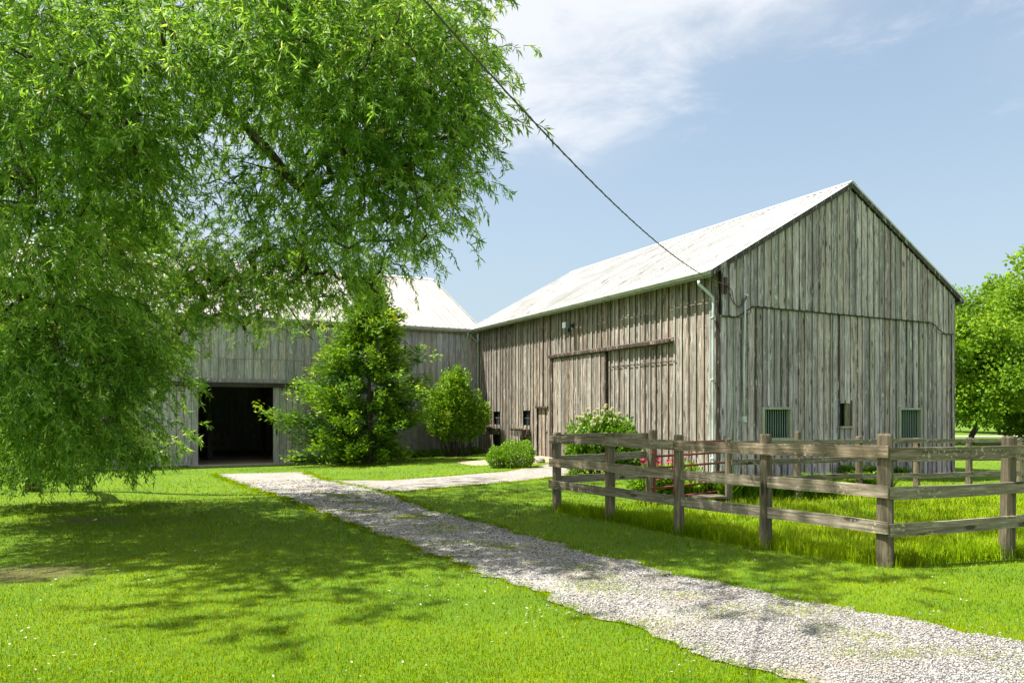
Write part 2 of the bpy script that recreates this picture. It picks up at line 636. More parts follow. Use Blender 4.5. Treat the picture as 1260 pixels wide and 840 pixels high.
L_EDGE = soften(L_EDGE)
R_EDGE = soften(R_EDGE, ph=4.0)
v1, f1, POLY1 = strip(L_EDGE, R_EDGE, 260, 12, .012, .03)
v2, f2, POLY2 = strip(SP_TOP, SP_BOT, 60, 6, .017, .03)
o = link('driveway', mesh_np('driveway', v1, f1), M['gravel'], smooth=True)
tag(o, 'pale crushed stone driveway sweeping up to the open barn doors', kind='structure')
o = link('side_path', mesh_np('side_path', v2, f2), M['gravel'], smooth=True)
tag(o, 'narrow gravel path branching to the long barn wall', kind='structure')


def in_poly(P, poly):
    x, y = P[:, 0], P[:, 1]
    c = np.zeros(len(P), dtype=bool)
    xj, yj = poly[-1]
    for (xi, yi) in poly:
        k = ((yi > y) != (yj > y)) & (x < (xj - xi) * (y - yi) / ((yj - yi) + 1e-12) + xi)
        c ^= k
        xj, yj = xi, yi
    return c


# barn footprint ------------------------------------------------------
U = np.array((.8884, .4590))
Vv = np.array((-.4590, .8884))
TH = math.atan2(U[1], U[0])
A_ = np.array((4.98, 17.56))
BW, BL = 9.1, 13.8
C_ = A_ + Vv * BL
WL, WD = 16.0, 10.6
foot1 = [A_, A_ + U * BW, A_ + U * BW + Vv * BL, C_]
foot2 = [C_, C_ + Vv * WD, C_ + Vv * WD - U * WL, C_ - U * WL]
EAVE1, RIDGE1 = 5.1, 7.66
EAVE2, RIDGE2 = 4.98, 7.8

# fence layout --------------------------------------------------------
FL = [(.72, 11.8), (1.466, 10.9), (2.22, 9.73), (3.01, 8.67), (3.87, 7.58)]     # left run
FR = [(3.87, 7.58), (5.47, 8.09), (7.07, 8.62), (8.7, 9.2), (10.4, 9.8)]         # right run
FB = [(3.84, 12.97), (5.30, 13.58), (6.69, 14.1), (8.1, 14.64), (9.5, 15.2), (10.95, 15.75), (12.4, 16.3), (13.9, 16.9)]
LEAN = (2.39, 12.86)
PADDOCK = np.array(FL + FR[1:] + [(12.4, 10.5), (13.9, 16.9)] + FB[::-1][1:] + [LEAN])


def wedge_points(n, y0, y1, kx=.78, yp=-1.0):
    """random ground points in the view wedge, thinning with distance"""
    q = RNG.random(n)
    Y = (y0 ** yp + q * (y1 ** yp - y0 ** yp)) ** (1 / yp)
    kk = np.where(RNG.random(n) < .86, 0, 1)
    X = np.where(RNG.random(n) < .5, -1, 1) * np.where(kk == 0, RNG.random(n) * kx, kx + RNG.random(n) * .35) * Y
    return np.stack([X, Y], -1)


def off_buildings(P):
    return ~(in_poly(P, foot1) | in_poly(P, foot2))


def blades(P, h, w, bend, name, mat, label, rnd=None, dz=0.0):
    n = len(P)
    ang = RNG.random(n) * 2 * np.pi
    lean = RNG.random(n) * 2 * np.pi
    base = np.stack([P[:, 0], P[:, 1], gz(P[:, 0], P[:, 1]) - .004 + dz], -1)
    sx = np.stack([np.cos(ang), np.sin(ang), 0 * ang], -1) * (w[:, None] / 2)
    ld = np.stack([np.cos(lean), np.sin(lean), 0 * ang], -1)
    bd = (RNG.random(n) * bend)[:, None]
    mid = base + np.array((0, 0, 1)) * (h[:, None] * .6) + ld * h[:, None] * bd * .3
    tip = base + np.array((0, 0, 1)) * (h[:, None] * (1 - .35 * bd)) + ld * h[:, None] * bd
    V = np.stack([base - sx, base + sx, mid + sx * .7, tip, mid - sx * .7], 1).reshape(-1, 3)
    i = np.arange(n) * 5
    F = np.concatenate([np.stack([i, i + 1, i + 2], -1), np.stack([i, i + 2, i + 4], -1), np.stack([i + 4, i + 2, i + 3], -1)])
    if rnd is None:
        rnd = RNG.beta(2, 2.6, n)
    me = mesh_np(name, V, F, np.repeat(rnd, 5))
    o_ = link(name, me, mat)
    tag(o_, label, 'grass', kind='stuff')
    return o_


E1 = np.concatenate([L_EDGE, R_EDGE])
E1 = E1[(E1[:, 1] > 3.2) & (np.abs(E1[:, 0]) < .9 * E1[:, 1])]


def edge_dist(P):
    out_ = np.full(len(P), 99.)
    for k in range(0, len(P), 20000):
        q = P[k:k + 20000]
        out_[k:k + 20000] = np.sqrt(((q[:, None] - E1[None]) ** 2).sum(-1)).min(1)
    return out_


# mown lawn
P = wedge_points(320000, 3.4, 34)
bare = np.zeros(len(P), dtype=bool)
for (px, py, r) in ((-6.3, 10.9, .6), (-4.9, 7.3, .8), (-5.6, 7.0, .6)):
    bare |= (np.hypot(P[:, 0] - px, (P[:, 1] - py) * 1.6) < r * (.7 + .6 * RNG.random(len(P)))) & (RNG.random(len(P)) < .8)
ind = in_poly(P, POLY1) | in_poly(P, POLY2)
# patches of grass creeping into the stones
patch = (np.sin(P[:, 0] * 2.7 + 1.3 * P[:, 1]) + np.sin(P[:, 1] * 3.9 - P[:, 0]) + np.sin(P[:, 0] * 7.1 + P[:, 1] * 5.3)) > 1.55
edd = np.full(len(P), 9.)
edd[ind] = edge_dist(P[ind])
nz = np.sin(P[:, 0] * 5.1 + P[:, 1] * 2.2) + np.sin(P[:, 1] * 6.3 - P[:, 0] * 3.1)
p_in = np.clip(.9 * np.exp(-edd / np.maximum(.11 + .06 * nz, .02)), 0, .9) * (edd < 1.2) + .008 + .16 * patch * (nz > .9)
keep = off_buildings(P) & ~bare & ((~ind) | (RNG.random(len(P)) < p_in)) & ~in_poly(P, PADDOCK)
P = P[keep]
ind = ind[keep]
hh = (.018 + .030 * RNG.random(len(P))) * np.where(ind, .55, 1) * np.clip(P[:, 1] / 8, 1, 1.5)
ww = .0036 * np.clip(P[:, 1] / 5, 1, 4.5)
rv = RNG.beta(2, 2.6, len(P))
rv = np.where(RNG.random(len(P)) < .05, .97, rv * .85)
rv = np.where(ind, np.clip(rv + .3, 0, 1), rv)
blades(P, hh, ww, 1.1, 'lawn_grass', M['grass'], 'short mown grass of the lawn in sun and tree shade', rv)

# ragged grass along both driveway edges and tufts growing among the stones
P = []
for E_ in (L_EDGE, R_EDGE, resample(SP_TOP, 120), resample(SP_BOT, 120)):
    E_ = np.asarray(E_)
    E_ = E_[(E_[:, 1] > 3.6) & (E_[:, 1] < 22) & (np.abs(E_[:, 0]) < .85 * E_[:, 1])]
    n_k = 15000 if len(E_) > 120 else 5000
    i_ = RNG.integers(0, len(E_) - 1, n_k)
    s_ = RNG.random((n_k, 1))
    q = E_[i_] * (1 - s_) + E_[i_ + 1] * s_
    wob = .055 + .04 * np.sin(i_ * .9) + .05 * np.sin(i_ * 2.3)
    P.append(q + RNG.normal(0, 1, (n_k, 2)) * wob[:, None])
Lr, Rr = resample(L_EDGE, 400), resample(R_EDGE, 400)
cen = []
for k in range(80):
    j = int(400 * RNG.random())
    fr = np.clip(RNG.normal(.56, .17), .05, .95)
    c_ = Lr[j] * (1 - fr) + Rr[j] * fr
    if 3.8 < c_[1] < 15:
        r_c = RNG.uniform(.03, .13)
        n_c = int(260 * (r_c / .1) ** 1.3)
        cen.append(c_ + RNG.normal(0, 1, (n_c, 2)) * np.array((r_c * 1.7, r_c)))
P = np.concatenate(P + cen)
n_e = 40000
rv = RNG.beta(2, 2.2, len(P)) * .9
rv[n_e:] = np.clip(rv[n_e:] + .25, 0, 1)
blades(P, .018 + .026 * RNG.random(len(P)), .0034 * np.clip(P[:, 1] / 5, 1, 4), 1.2, 'edge_grass', M['grass'],
       'ragged grass creeping over the driveway edges and between the stones', rv, dz=.009)

# long paddock grass
P = wedge_points(230000, 7.0, 20)
P = P[in_poly(P, PADDOCK) & off_buildings(P)]
P = P[:85000]
cl = (np.sin(P[:, 0] * 3.1) + np.sin(P[:, 1] * 2.3 + P[:, 0]) + np.sin(P[:, 0] * 1.3 - P[:, 1] * 4.1)) / 3
hh = .05 + .10 * RNG.random(len(P)) + .055 * cl
blades(P, hh, .005 * np.clip(P[:, 1] / 6, 1, 3), .9, 'paddock_grass', M['longgrass'],
       'taller yellow green grass inside the fenced paddock', np.where(RNG.random(len(P)) < .1, 1., RNG.beta(2.5, 2.2, len(P)) * .9))

# tufts along the front fence and the edge of the lawn
P = []
for run in (FL, FR):
    for (p, q) in zip(run[:-1], run[1:]):
        s = RNG.random(2600)[:, None]
        P.append(np.array(p) * (1 - s) + np.array(q) * s + RNG.normal(0, .09, (2600, 2)) + np.array((.03, .07)))
P = np.concatenate(P)
blades(P, .08 + .15 * RNG.random(len(P)), np.full(len(P), .007), .8, 'fence_line_grass', M['longgrass'],
       'untrimmed grass tufts growing under the front fence rails')

# loose stones
P = wedge_points(270000, 3.9, 19, .80)
inn = in_poly(P, POLY1)
near_ = np.zeros(len(P), dtype=bool)
cand = np.where(~inn & (RNG.random(len(P)) < .10))[0]
near_[cand] = (edge_dist(P[cand]) < np.abs(RNG.normal(0, .16, len(cand))))
P = P[inn | near_]
cover = (np.sin(P[:, 0] * 1.9 + P[:, 1] * 1.1) + np.sin(P[:, 0] * 3.7 - P[:, 1] * 2.9 + 1) + np.sin(P[:, 0] * 8.3 + P[:, 1] * 7.1) * .7) / 2.7
P = P[RNG.random(len(P)) < np.clip(.78 - .75 * cover, .12, 1)]
P = P[:76000]
n = len(P)
oct_v = np.array([(1, 0, 0), (0, 1, 0), (-1, 0, 0), (0, -1, 0), (.1, .1, 1), (0, 0, -1)], float)
oct_f = np.array([(0, 1, 4), (1, 2, 4), (2, 3, 4), (3, 0, 4), (1, 0, 5), (2, 1, 5), (3, 2, 5), (0, 3, 5)])
sz = (.0045 + .0065 * RNG.random(n) ** 2) * np.clip(P[:, 1] / 6, 1, 2.2)
an = RNG.random(n) * 2 * np.pi
V = oct_v[None] * (1 + .45 * (RNG.random((n, 6, 3)) - .5)) * sz[:, None, None] * np.array((1.25, .85, .6))
ca, sa = np.cos(an)[:, None], np.sin(an)[:, None]
V = np.stack([V[..., 0] * ca - V[..., 1] * sa, V[..., 0] * sa + V[..., 1] * ca, V[..., 2]], -1)
V[..., 0] += P[:, :1]
V[..., 1] += P[:, 1:2]
V[..., 2] += (gz(P[:, 0], P[:, 1]) + .014 + sz * .2)[:, None]
F = (oct_f[None] + (np.arange(n) * 6)[:, None, None]).reshape(-1, 3)
o = link('gravel', mesh_np('gravel', V.reshape(-1, 3), F, np.repeat(RNG.beta(2, 1.8, n), 6)), M['stone'])
tag(o, 'loose pale stones spread over the driveway', 'gravel', kind='stuff')

# pale flecks on the lawn
P = wedge_points(2600, 4.0, 14)
clump = np.sin(P[:, 0] * 1.7 + 2) + np.sin(P[:, 1] * 2.3 + P[:, 0])
P = P[~in_poly(P, PADDOCK) & ~in_poly(P, POLY1) & (clump + RNG.normal(0, .5, len(P)) > .7)][:320]


def leaf_quads(P, D, L, Wd, S=None, fold=0.0):
    """diamond leaves: base P, direction D"""
    n = len(P)
    D = norm(D)
    if S is None:
        S = RNG.normal(0, 1, (n, 3))
    S = norm(np.cross(D, S))
    L = np.broadcast_to(np.asarray(L, float), (n,))[:, None]
    Wd = np.broadcast_to(np.asarray(Wd, float), (n,))[:, None]
    N = np.cross(D, S)
    mid = P + D * L * .42 + N * L * fold
    V = np.stack([P, mid + S * Wd / 2, P + D * L, mid - S * Wd / 2], 1)
    return V.reshape(-1, 3), (np.arange(n * 4).reshape(n, 4))


Pz = np.concatenate([P, (gz(P[:, 0], P[:, 1]) + .035)[:, None]], -1)
dd = RNG.normal(0, 1, (len(P), 3)) * (1, 1, .25)
v, f = leaf_quads(Pz, dd, .012 + .024 * RNG.random(len(P)) ** 2, .010 + .012 * RNG.random(len(P)), np.array([(0, 0, 1.)]) + RNG.normal(0, .3, (len(P), 3)))
o = link('fallen_leaves', mesh_np('fallen_leaves', v, f, np.repeat(RNG.random(len(P)), 4)), M['petal'])
tag(o, 'small pale leaf and petal flecks scattered on the lawn', 'leaves', kind='stuff')

# concrete apron before the open doors, tan ramp before the small door
ap = [C_ - U * 10.9 - Vv * .03, C_ - U * 7.7 - Vv * .03, C_ - U * 6.6 - Vv * .75, C_ - U * 10.5 - Vv * .75]
g = G()
g.quadprism([(p[0], p[1], gzf(*ap[0]) - .2) for p in ap], (0, 0, .24))
o = g.build('concrete_apron', M['concrete'])
tag(o, 'sandy concrete apron in front of the open barn doors', kind='structure')


def left_wall_pt(s, outd=0.0):
    """s metres from the near corner along the long wall, outd metres in front of it"""
    return A_ + Vv * s - U * outd


rs = RNG
n_a, n_b = 14, 9
Vr = []
for i in range(n_a):
    for j in range(n_b):
        s = 7.3 + 1.75 * i / (n_a - 1)
        d_ = 0.03 + 3.2 * j / (n_b - 1)
        p = left_wall_pt(s, d_) + np.array((-.0, -.3)) * (j / (n_b - 1))
        edge = min(i, n_a - 1 - i) / (n_a / 2 - .5)
        h = .13 * (1 - j / (n_b - 1)) ** .8 * min(1, edge * 2.2) + .012 + .01 * RNG.random()
        if j == n_b - 1 or i in (0, n_a - 1):
            h = -.03
        Vr.append((p[0], p[1], gzf(*p) + h))
ii = np.arange(n_a * n_b).reshape(n_a, n_b)
Fr = np.stack([ii[:-1, :-1], ii[:-1, 1:], ii[1:, 1:], ii[1:, :-1]], -1).reshape(-1, 4)
o = link('earth_ramp', mesh_np('earth_ramp', np.array(Vr), Fr), M['dirt'], smooth=True)
tag(o, 'worn tan earth ramp sloping up to the small plank door', kind='structure')

g = G()
g.box(18, 90, 55, 58.5, -.3, -.19)
o = g.build('far_lane', M['concrete'])
tag(o, 'pale lane far beyond the paddock', kind='structure')

# ------------------------------------------------------------------ barns


class Wall:
    def __init__(self, parent, origin, ang):
        self.p = parent
        self.o = np.array(origin, float)
        self.a = ang
        self.ux = np.array((math.cos(ang), math.sin(ang)))
        self.uy = np.array((-math.sin(ang), math.cos(ang)))

    def world(self, x, y=0.0):
        return self.o + self.ux * x + self.uy * y

    def put(self, name, g, mat, x=0.0, y=0.0, z=0.0, parent=None, smooth=False):
        """geometry g is in wall coordinates relative to (x,y,z)"""
        if isinstance(g, G):
            me = g.mesh(name)
        else:
            me = g
        w = self.world(x, y)
        if parent is None:
            L0 = self.p.location
            return link(name, me, mat, self.p, (w[0] - L0.x, w[1] - L0.y, z - L0.z), self.a, smooth)
        # parent is a child already rotated by self.a
        q = parent['_o']
        d = (x - q[0], y - q[1], z - q[2])
        return link(name, me, mat, parent, d, 0.0, smooth)

    def boards(self, edges, zbot, ztop, holes, mat, th=.025, name='board', jit=.006, gap=.004, y=0.0, rag=0.0, parent=None):
        for (a, b_) in zip(edges[:-1], edges[1:]):
            m_ = (a + b_) / 2
            spans = [(zbot(a), zbot(b_), ztop(a), ztop(b_))]
            lo = min(zbot(a), zbot(b_)) - random.random() * rag
            hi_a, hi_b = ztop(a), ztop(b_)
            cuts = sorted([(h[2], h[3]) for h in holes if h[0] - 1e-6 < m_ < h[1] + 1e-6])
            cur = lo
            pieces = []
            for (c0, c1) in cuts:
                if c0 > cur + .03:
                    pieces.append((cur, c0, c0))
                cur = max(cur, c1)
            if min(hi_a, hi_b) > cur + .03:
                pieces.append((cur, hi_a, hi_b))
            for (z0, za, zb) in pieces:
                off = random.random() * jit
                g = G()
                w = (b_ - a) / 2 - gap / 2
                tl = random.uniform(-.3, .3) * jit
                # slight cupping: the outer face leans a touch
                g.box(-w, w, -th - off, -off, 0, 0, ztop=(za - z0, zb - z0))
                vv = list(g.v[0]); vv[1] += tl; g.v[0] = tuple(vv)
                vv = list(g.v[4]); vv[1] += tl; g.v[4] = tuple(vv)
                self.put(name, g, mat, m_, y, z0, parent=parent)


def snap_edges(x0, x1, wid, holes, var=.18):
    e = [x0]
    while e[-1] < x1 - wid * .6:
        e.append(e[-1] + wid * random.uniform(1 - var, 1 + var))
    e[-1] = x1
    for h in holes:
        for hx in h[:2]:
            if x0 < hx < x1:
                k = min(range(1, len(e) - 1), key=lambda i: abs(e[i] - hx))
                e[k] = hx
    e = sorted(set(round(v_, 4) for v_ in e))
    out_ = [e[0]]
    for v_ in e[1:]:
        if v_ - out_[-1] > .05 or any(abs(v_ - h_) < 1e-3 for h in holes for h_ in h[:2]):
            out_.append(v_)
    out_[-1] = x1
    return out_


def dupe(src, loc, parent=None):
    c = src.copy()
    c.location = loc
    COL.objects.link(c)
    if parent:
        c.parent = parent
    return c


# ---- main barn
barn = empty('barn', (A_[0], A_[1], 0))
tag(barn, 'weathered grey and brown plank barn with tall gable and white metal roof', 'barn')
gable = Wall(barn, A_, TH)
SLOPE1 = (RIDGE1 - EAVE1) / (BW / 2)


def rake(x):
    return EAVE1 + SLOPE1 * min(x, BW - x) - .06


def seam(x):
    x = min(x, BW - x)
    if x < .5:
        return 3.93
    if x < 1.03:
        return 3.93 + (x - .5) / .53 * .29
    return 4.22


gholes = [(1.42, 2.30, .98, 1.69), (4.21, 4.64, 1.25, 1.86), (6.66, 7.54, .90, 1.69)]
ed = snap_edges(0, BW, .245, gholes, .22)
gbot = lambda x: gzf(*gable.world(x, 0)) - .03
gable.boards(ed, gbot, lambda x: seam(x) + .05, gholes, M['gable'], rag=.05, jit=.012)
ed2 = [0] + [BW / 2 + (i - 19) * .2385 for i in range(1, 38)] + [BW]
ed2 = [ed2[0]] + [e + random.uniform(-.02, .02) for e in ed2[1:-1]] + [BW]
gable.boards(ed2, lambda x: seam(x), rake, [], M['gable'], th=.028, y=-.036, jit=.008)
# battens, upper and lower
for e in ed[1:-1]:
    spans = []
    cuts = sorted([(h[2] - .08, h[3] + .08) for h in gholes if h[0] - .03 <= e <= h[1] + .03])
    cur = gbot(e)
    for c0, c1 in cuts:
        spans.append((cur, c0)); cur = c1
    spans.append((cur, seam(e) - .01))
    if random.random() < .82:
        for (z0, z1) in spans:
            g = G(); w = random.uniform(.020, .032)
            g.box(-w, w, -.058, -.0385, 0, z1 - z0)
            gable.put('batten', g, M['batten'] if random.random() < .25 else M['gable'], e, 0, z0)
for e in ed2[1:-1]:
    z0, z1 = seam(e) + .03, rake(e)
    g = G(); w = random.uniform(.018, .028)
    g.box(-w, w, -.094, -.0735, 0, z1 - z0)
    gable.put('batten', g, M['batten'] if random.random() < .3 else M['gable'], e, 0, z0)
# drip board along the stepped seam
pts = [(0.0, 3.93), (.5, 3.93), (1.03, 4.22), (BW - 1.03, 4.22), (BW - .5, 3.93), (BW, 3.93)]
for (p, q) in zip(pts[:-1], pts[1:]):
    g = G()
    g.box(p[0], q[0], -.078, -.0375, 0, 0, ztop=(p[1] + .006, q[1] + .006), zbot=(p[1] - .022, q[1] - .022))
    gable.put('drip_board', g, M['dark_wood'])
# inner backing
g = G()
g.box(.05, BW - .05, .10, .14, -.4, 5.05)
g.quadprism([(.1, .10, 5.05), (BW - .1, .10, 5.05), (BW / 2, .10, RIDGE1 - .15)], (0, .04, 0))
gable.put('inner_wall', g, M['dark_wood'])
# corner boards
for xx in (0, BW):
    g = G()
    s = 1 if xx == 0 else -1
    g.box(min(0, s * .10), max(0, s * .10), -.075, -.066, gbot(xx), EAVE1 - .1)
    g.box(min(-s * .045, -s * .02), max(-s * .045, -s * .02), -.075, .12, gbot(xx), EAVE1 - .1)
    if xx == BW:
        gable.put('corner_board', g, M['gable'], xx)

# barred windows
for (x0, x1, z0, z1), big in zip(gholes, (1, 0, 1)):
    win = G()
    win.box(x0 - .0, x1 + .0, .085, .097, z0, z1)
    wo = gable.put('window', win, M['glass'])
    wo['_o'] = (0, 0, 0)
    if big:
        f_ = G()
        f_.box(x0 - .07, x1 + .07, -.085, .02, z1, z1 + .06)
        f_.box(x0 - .07, x1 + .07, -.105, .02, z0 - .06, z0)
        f_.box(x0 - .07, x0, -.08, .02, z0, z1)
        f_.box(x1, x1 + .07, -.08, .02, z0, z1)
        gable.put('frame', f_, M['frame'], parent=wo)
        nb = 11
        for i in range(nb):
            xb = x0 + (x1 - x0) * (i + .5) / nb
            b_ = G()
            b_.tube([(0, -.002, z0), (0, -.002, z1)], .0085, 6)
            gable.put('bar', b_, M['bars'], xb, 0, 0, parent=wo)
    else:
        f_ = G()
        f_.box(x0 + .22, x1, -.01, .03, z0, z1)
        gable.put('shutter_board', f_, M['post'], parent=wo)
        f_ = G()
        f_.box(x0 - .04, x1 + .04, -.095, -.0, z0 - .05, z0)
        gable.put('sill', f_, M['frame'], parent=wo)

# long left wall (x runs from far corner C to near corner A)
longw = Wall(barn, C_, TH - R(90))
X = lambda s: BL - s
lholes = [(X(9.95), X(9.4), 1.16, 1.69), (X(9.95), X(9.4), .12, .72),
          (X(12.35), X(11.8), 1.16, 1.66), (X(12.35), X(11.8), .35, .78),
          (X(8.9), X(8.15), -.1, 1.77), (X(7.62), X(4.62), -.1, 3.36)]
el = snap_edges(0, BL, .245, lholes, .15)
lbot = lambda x: gzf(*longw.world(x, 0)) - .03
longw.boards(el, lbot, lambda x: EAVE1 - .02, lholes, M['long'], rag=.04, jit=.012)
for e in el[1:-1]:
    cuts = sorted([(h[2] - .0, h[3] + .0) for h in lholes if h[0] - .03 <= e <= h[1] + .03])
    cur = lbot(e)
    for c0, c1 in cuts + [(EAVE1 - .03, 9)]:
        if c0 - cur > .06:
            g = G(); w = random.uniform(.02, .03)
            g.box(-w, w, -.062, -.0385, 0, c0 - cur)
            longw.put('batten', g, M['batten'] if random.random() < .4 else M['long'], e, 0, cur)
        cur = max(cur, c1)
g = G()
g.box(.05, BL - .12, .12, .16, -.4, 5.0)
longw.put('inner_wall', g, M['dark_wood'])
# plank rows that break above the right of the sliding door
g = G()
g.box(X(4.5), X(1.5), -.072, -.0635, 2.93, 2.96)
longw.put('cleat', g, M['long'])
# sliding leaf
leaf_g = G()
leaf_g.box(X(7.62), X(4.62), -.10, -.075, .12, 3.40)
leaf = longw.put('sliding_door', leaf_g, M['dark_wood'])
leaf['_o'] = (0, 0, 0)
e3 = snap_edges(X(7.66), X(4.60), .25, [], .12)
longw.boards(e3, lambda x: .07, lambda x: 3.40, [], M['long'], y=-.102, parent=leaf, jit=.006)
for e in e3[1:-1]:
    g = G(); g.box(-.022, .022, -.146, -.1335, .08, 3.38)
    longw.put('batten', g, M['batten'] if random.random() < .5 else M['long'], e, 0, 0, parent=leaf)
g = G(); g.box(X(7.80), X(7.66), -.16, -.005, .0, 3.40)
longw.put('door_post', g, M['long'])
g = G(); g.box(X(4.60), X(4.56), -.15, -.055, .05, 3.40)
longw.put('door_edge', g, M['long'])
# rail with its cover
g = G()
g.box(X(7.8), X(1.6), -.20, -.065, 3.41, 3.46)
g.box(X(7.8), X(1.6), -.21, -.165, 3.43, 3.51)
g.quadprism([(X(7.8), -.21, 3.512), (X(7.8), -.063, 3.56), (X(7.8), -.063, 3.54), (X(7.8), -.18, 3.511)], (6.2, 0, 0))
longw.put('door_track', g, M['long'])
# small plank door
dg = G(); dg.box(X(8.9), X(8.15), .055, .08, .0, 1.77)
dr = longw.put('plank_door', dg, M['dark_wood'])
dr['_o'] = (0, 0, 0)
longw.boards([X(8.9), X(8.66), X(8.40), X(8.15)], lambda x: .02, lambda x: 1.76, [], M['long'], y=.055, parent=dr, gap=.01)
g = G(); g.box(X(8.3) - .06, X(8.3) + .06, .0, .028, .95, .985)
longw.put('handle', g, M['iron'], parent=dr)
g = G(); g.box(X(8.95), X(8.1), -.09, -.003, 1.77, 1.83)
longw.put('lintel', g, M['long'])
# little windows with boxes below
for (sa_, sb_, boxw) in ((9.4, 9.95, .22), (11.8, 12.35, .12)):
    g = G(); g.box(X(sb_), X(sa_), .07, .085, 1.16, 1.69)
    wo = longw.put('window', g, M['glass']); wo['_o'] = (0, 0, 0)
    g = G(); g.box(X(sb_) + .25, X(sb_) + .29, .04, .069, 1.16, 1.69); g.box(X(sb_), X(sa_), .045, .069, 1.40, 1.43)
    longw.put('muntin', g, M['gable'], parent=wo)
    g = G(); g.box(X(sb_) - boxw, X(sa_) + .08, -.42, -.40, .78, 1.02); g.box(X(sb_) - boxw, X(sa_) + .08, -.398, -.066, .78, .80)
    g.box(X(sb_) - boxw, X(sb_) - boxw + .02, -.398, -.066, .802, 1.02); g.box(X(sa_) + .06, X(sa_) + .08, -.398, -.066, .802, 1.02)
    g.box(X(sb_) - boxw - .02, X(sa_) + .10, -.44, -.3995, 1.022, 1.05)
    bx = longw.put('planter_box', g, M['long']); bx['_o'] = (0, 0, 0)
    g = G(); g.box(X(sb_) - boxw + .021, X(sa_) + .059, -.397, -.067, .85, .99)
    longw.put('soil', g, M['dirt'], parent=bx)
    g = G()
    for k in range(26):
        xx = random.uniform(X(sb_) - boxw + .05, X(sa_) + .03); yy = random.uniform(-.38, -.1)
        g.tube([(xx, yy, .98), (xx + random.uniform(-.06, .06), yy + random.uniform(-.06, .02), 1.07 + random.random() * .06),
                (xx + random.uniform(-.14, .14), yy - random.uniform(0, .14), 1.02 + random.random() * .12)], [.006, .008, .003], 4)
    longw.put('dry_stems', g, M['dirt'], parent=bx)
# stones at the foot
# eave gutters, fascia and roofs


def roof_slope(wall, length, depth, eave, slope, over, side, x_off=0.0, label=None):
    """panels from the eave up to the ridge; wall y axis points inward"""
    pw = .69
    n_ = int(round((length + .3) / pw))
    pw = (length + .3) / n_
    z_at = lambda y: eave + slope * y
    g = G()
    y0, y1 = -over, depth + .0
    nv = 9
    for k in range(nv):
        ya = y0 + (y1 - y0) * k / nv
        yb = y0 + (y1 - y0) * (k + 1) / nv
    w = pw / 2 - .003
    g.quadprism([(-w, y0, z_at(y0) + .085), (-w, y1, z_at(y1) + .085), (-w, y1, z_at(y1) + .10), (-w, y0, z_at(y0) + .10)], (2 * w, 0, 0))
    for xr in (-w, -w / 3 * 1, w / 3):
        g.quadprism([(xr, y0, z_at(y0) + .1001), (xr, y1, z_at(y1) + .1001), (xr, y1, z_at(y1) + .140), (xr, y0, z_at(y0) + .140)],
                    (.028 if xr == -w else .016, 0, 0))
    me = g.mesh('roof_panel')
    first = None
    for i in range(n_):
        xx = -.15 + pw * (i + .5) + x_off
        wz = random.uniform(-.004, .006)
        o_ = wall.put('roof_panel', me, M['roof'] if wall.p is barn else M['roof_old'], xx, random.uniform(-.012, .004), wz)
    g = G()
    g.quadprism([(-.13, y0 + .03, z_at(y0 + .03) + .02), (-.13, y1, z_at(y1) + .02), (-.13, y1, z_at(y1) + .08), (-.13, y0 + .03, z_at(y0 + .03) + .08)],
                (length + .26, 0, 0))
    wall.put('roof_deck', g, M['dark_wood'], x_off)
    # gutter
    g = G()
    L_ = length + .24
    yg = y0 - .005
    zt = z_at(y0) + .07
    prof = [(yg, zt), (yg - .11, zt), (yg - .115, zt - .03), (yg - .085, zt - .05), (yg - .08, zt - .09), (yg, zt - .10)]
    g.quadprism([(-.12, a, b_) for a, b_ in prof], (L_, 0, 0))
    wall.put('gutter', g, M['gutter'], x_off)
    g = G()
    g.box(-.12, length + .12, y0 + .0, y0 + .025, z_at(y0) - .07, z_at(y0) + .018)
    wall.put('fascia', g, M['batten'], x_off)


def rake_boards(wall, width, eave, slope, mat, over=.22, y=-.14, rise=.0):
    """sloping trim under the roof edge of a gable"""
    h = width / 2
    za = eave - slope * over
    zr = eave + slope * h
    g = G()
    g.quadprism([(-over, y, za - .05), (h, y, zr - .05), (h, y, zr + .082), (-over, y, za + .082)], (0, .03, 0))
    wall.put('rake_board', g, mat)
    g = G()
    g.quadprism([(width + over, y, za - .05), (h + .002, y, zr - .05), (h + .002, y, zr + .082), (width + over, y, za + .082)], (0, .03, 0))
    wall.put('rake_board', g, mat)


roof_slope(longw, BL, BW / 2, EAVE1, SLOPE1, .36, 'l')
rightw = Wall(barn, A_ + U * BW, TH + R(90))
roof_slope(rightw, BL, BW / 2, EAVE1, SLOPE1, .36, 'r')
rake_boards(gable, BW, EAVE1, SLOPE1, M['gable'], over=.36, y=-.145)
backw = Wall(barn, A_ + U * BW + Vv * BL, TH + R(180))
rake_boards(backw, BW, EAVE1, SLOPE1, M['gable'], over=.36, y=-.145)
# ridge cap
g = G()
g.quadprism([(BW / 2 - .17, -.16, RIDGE1 + .135 - SLOPE1 * .17), (BW / 2, -.16, RIDGE1 + .145), (BW / 2 + .17, -.16, RIDGE1 + .135 - SLOPE1 * .17), (BW / 2, -.16, RIDGE1 + .12)], (0, BL + .32, 0))
gable.put('ridge_cap', g, M['roof'])
# plain right and back walls
for wl_, ln in ((rightw, BL), (backw, BW)):
    g = G(); g.box(.06, ln - .06, .0, .05, -.5, 5.0)
    if wl_ is backw:
        g.quadprism([(.1, .0, 5.0), (BW - .1, .0, 5.0), (BW / 2, .0, RIDGE1 - .1)], (0, .04, 0))
    wl_.put('rear_wall', g, M['gable'])


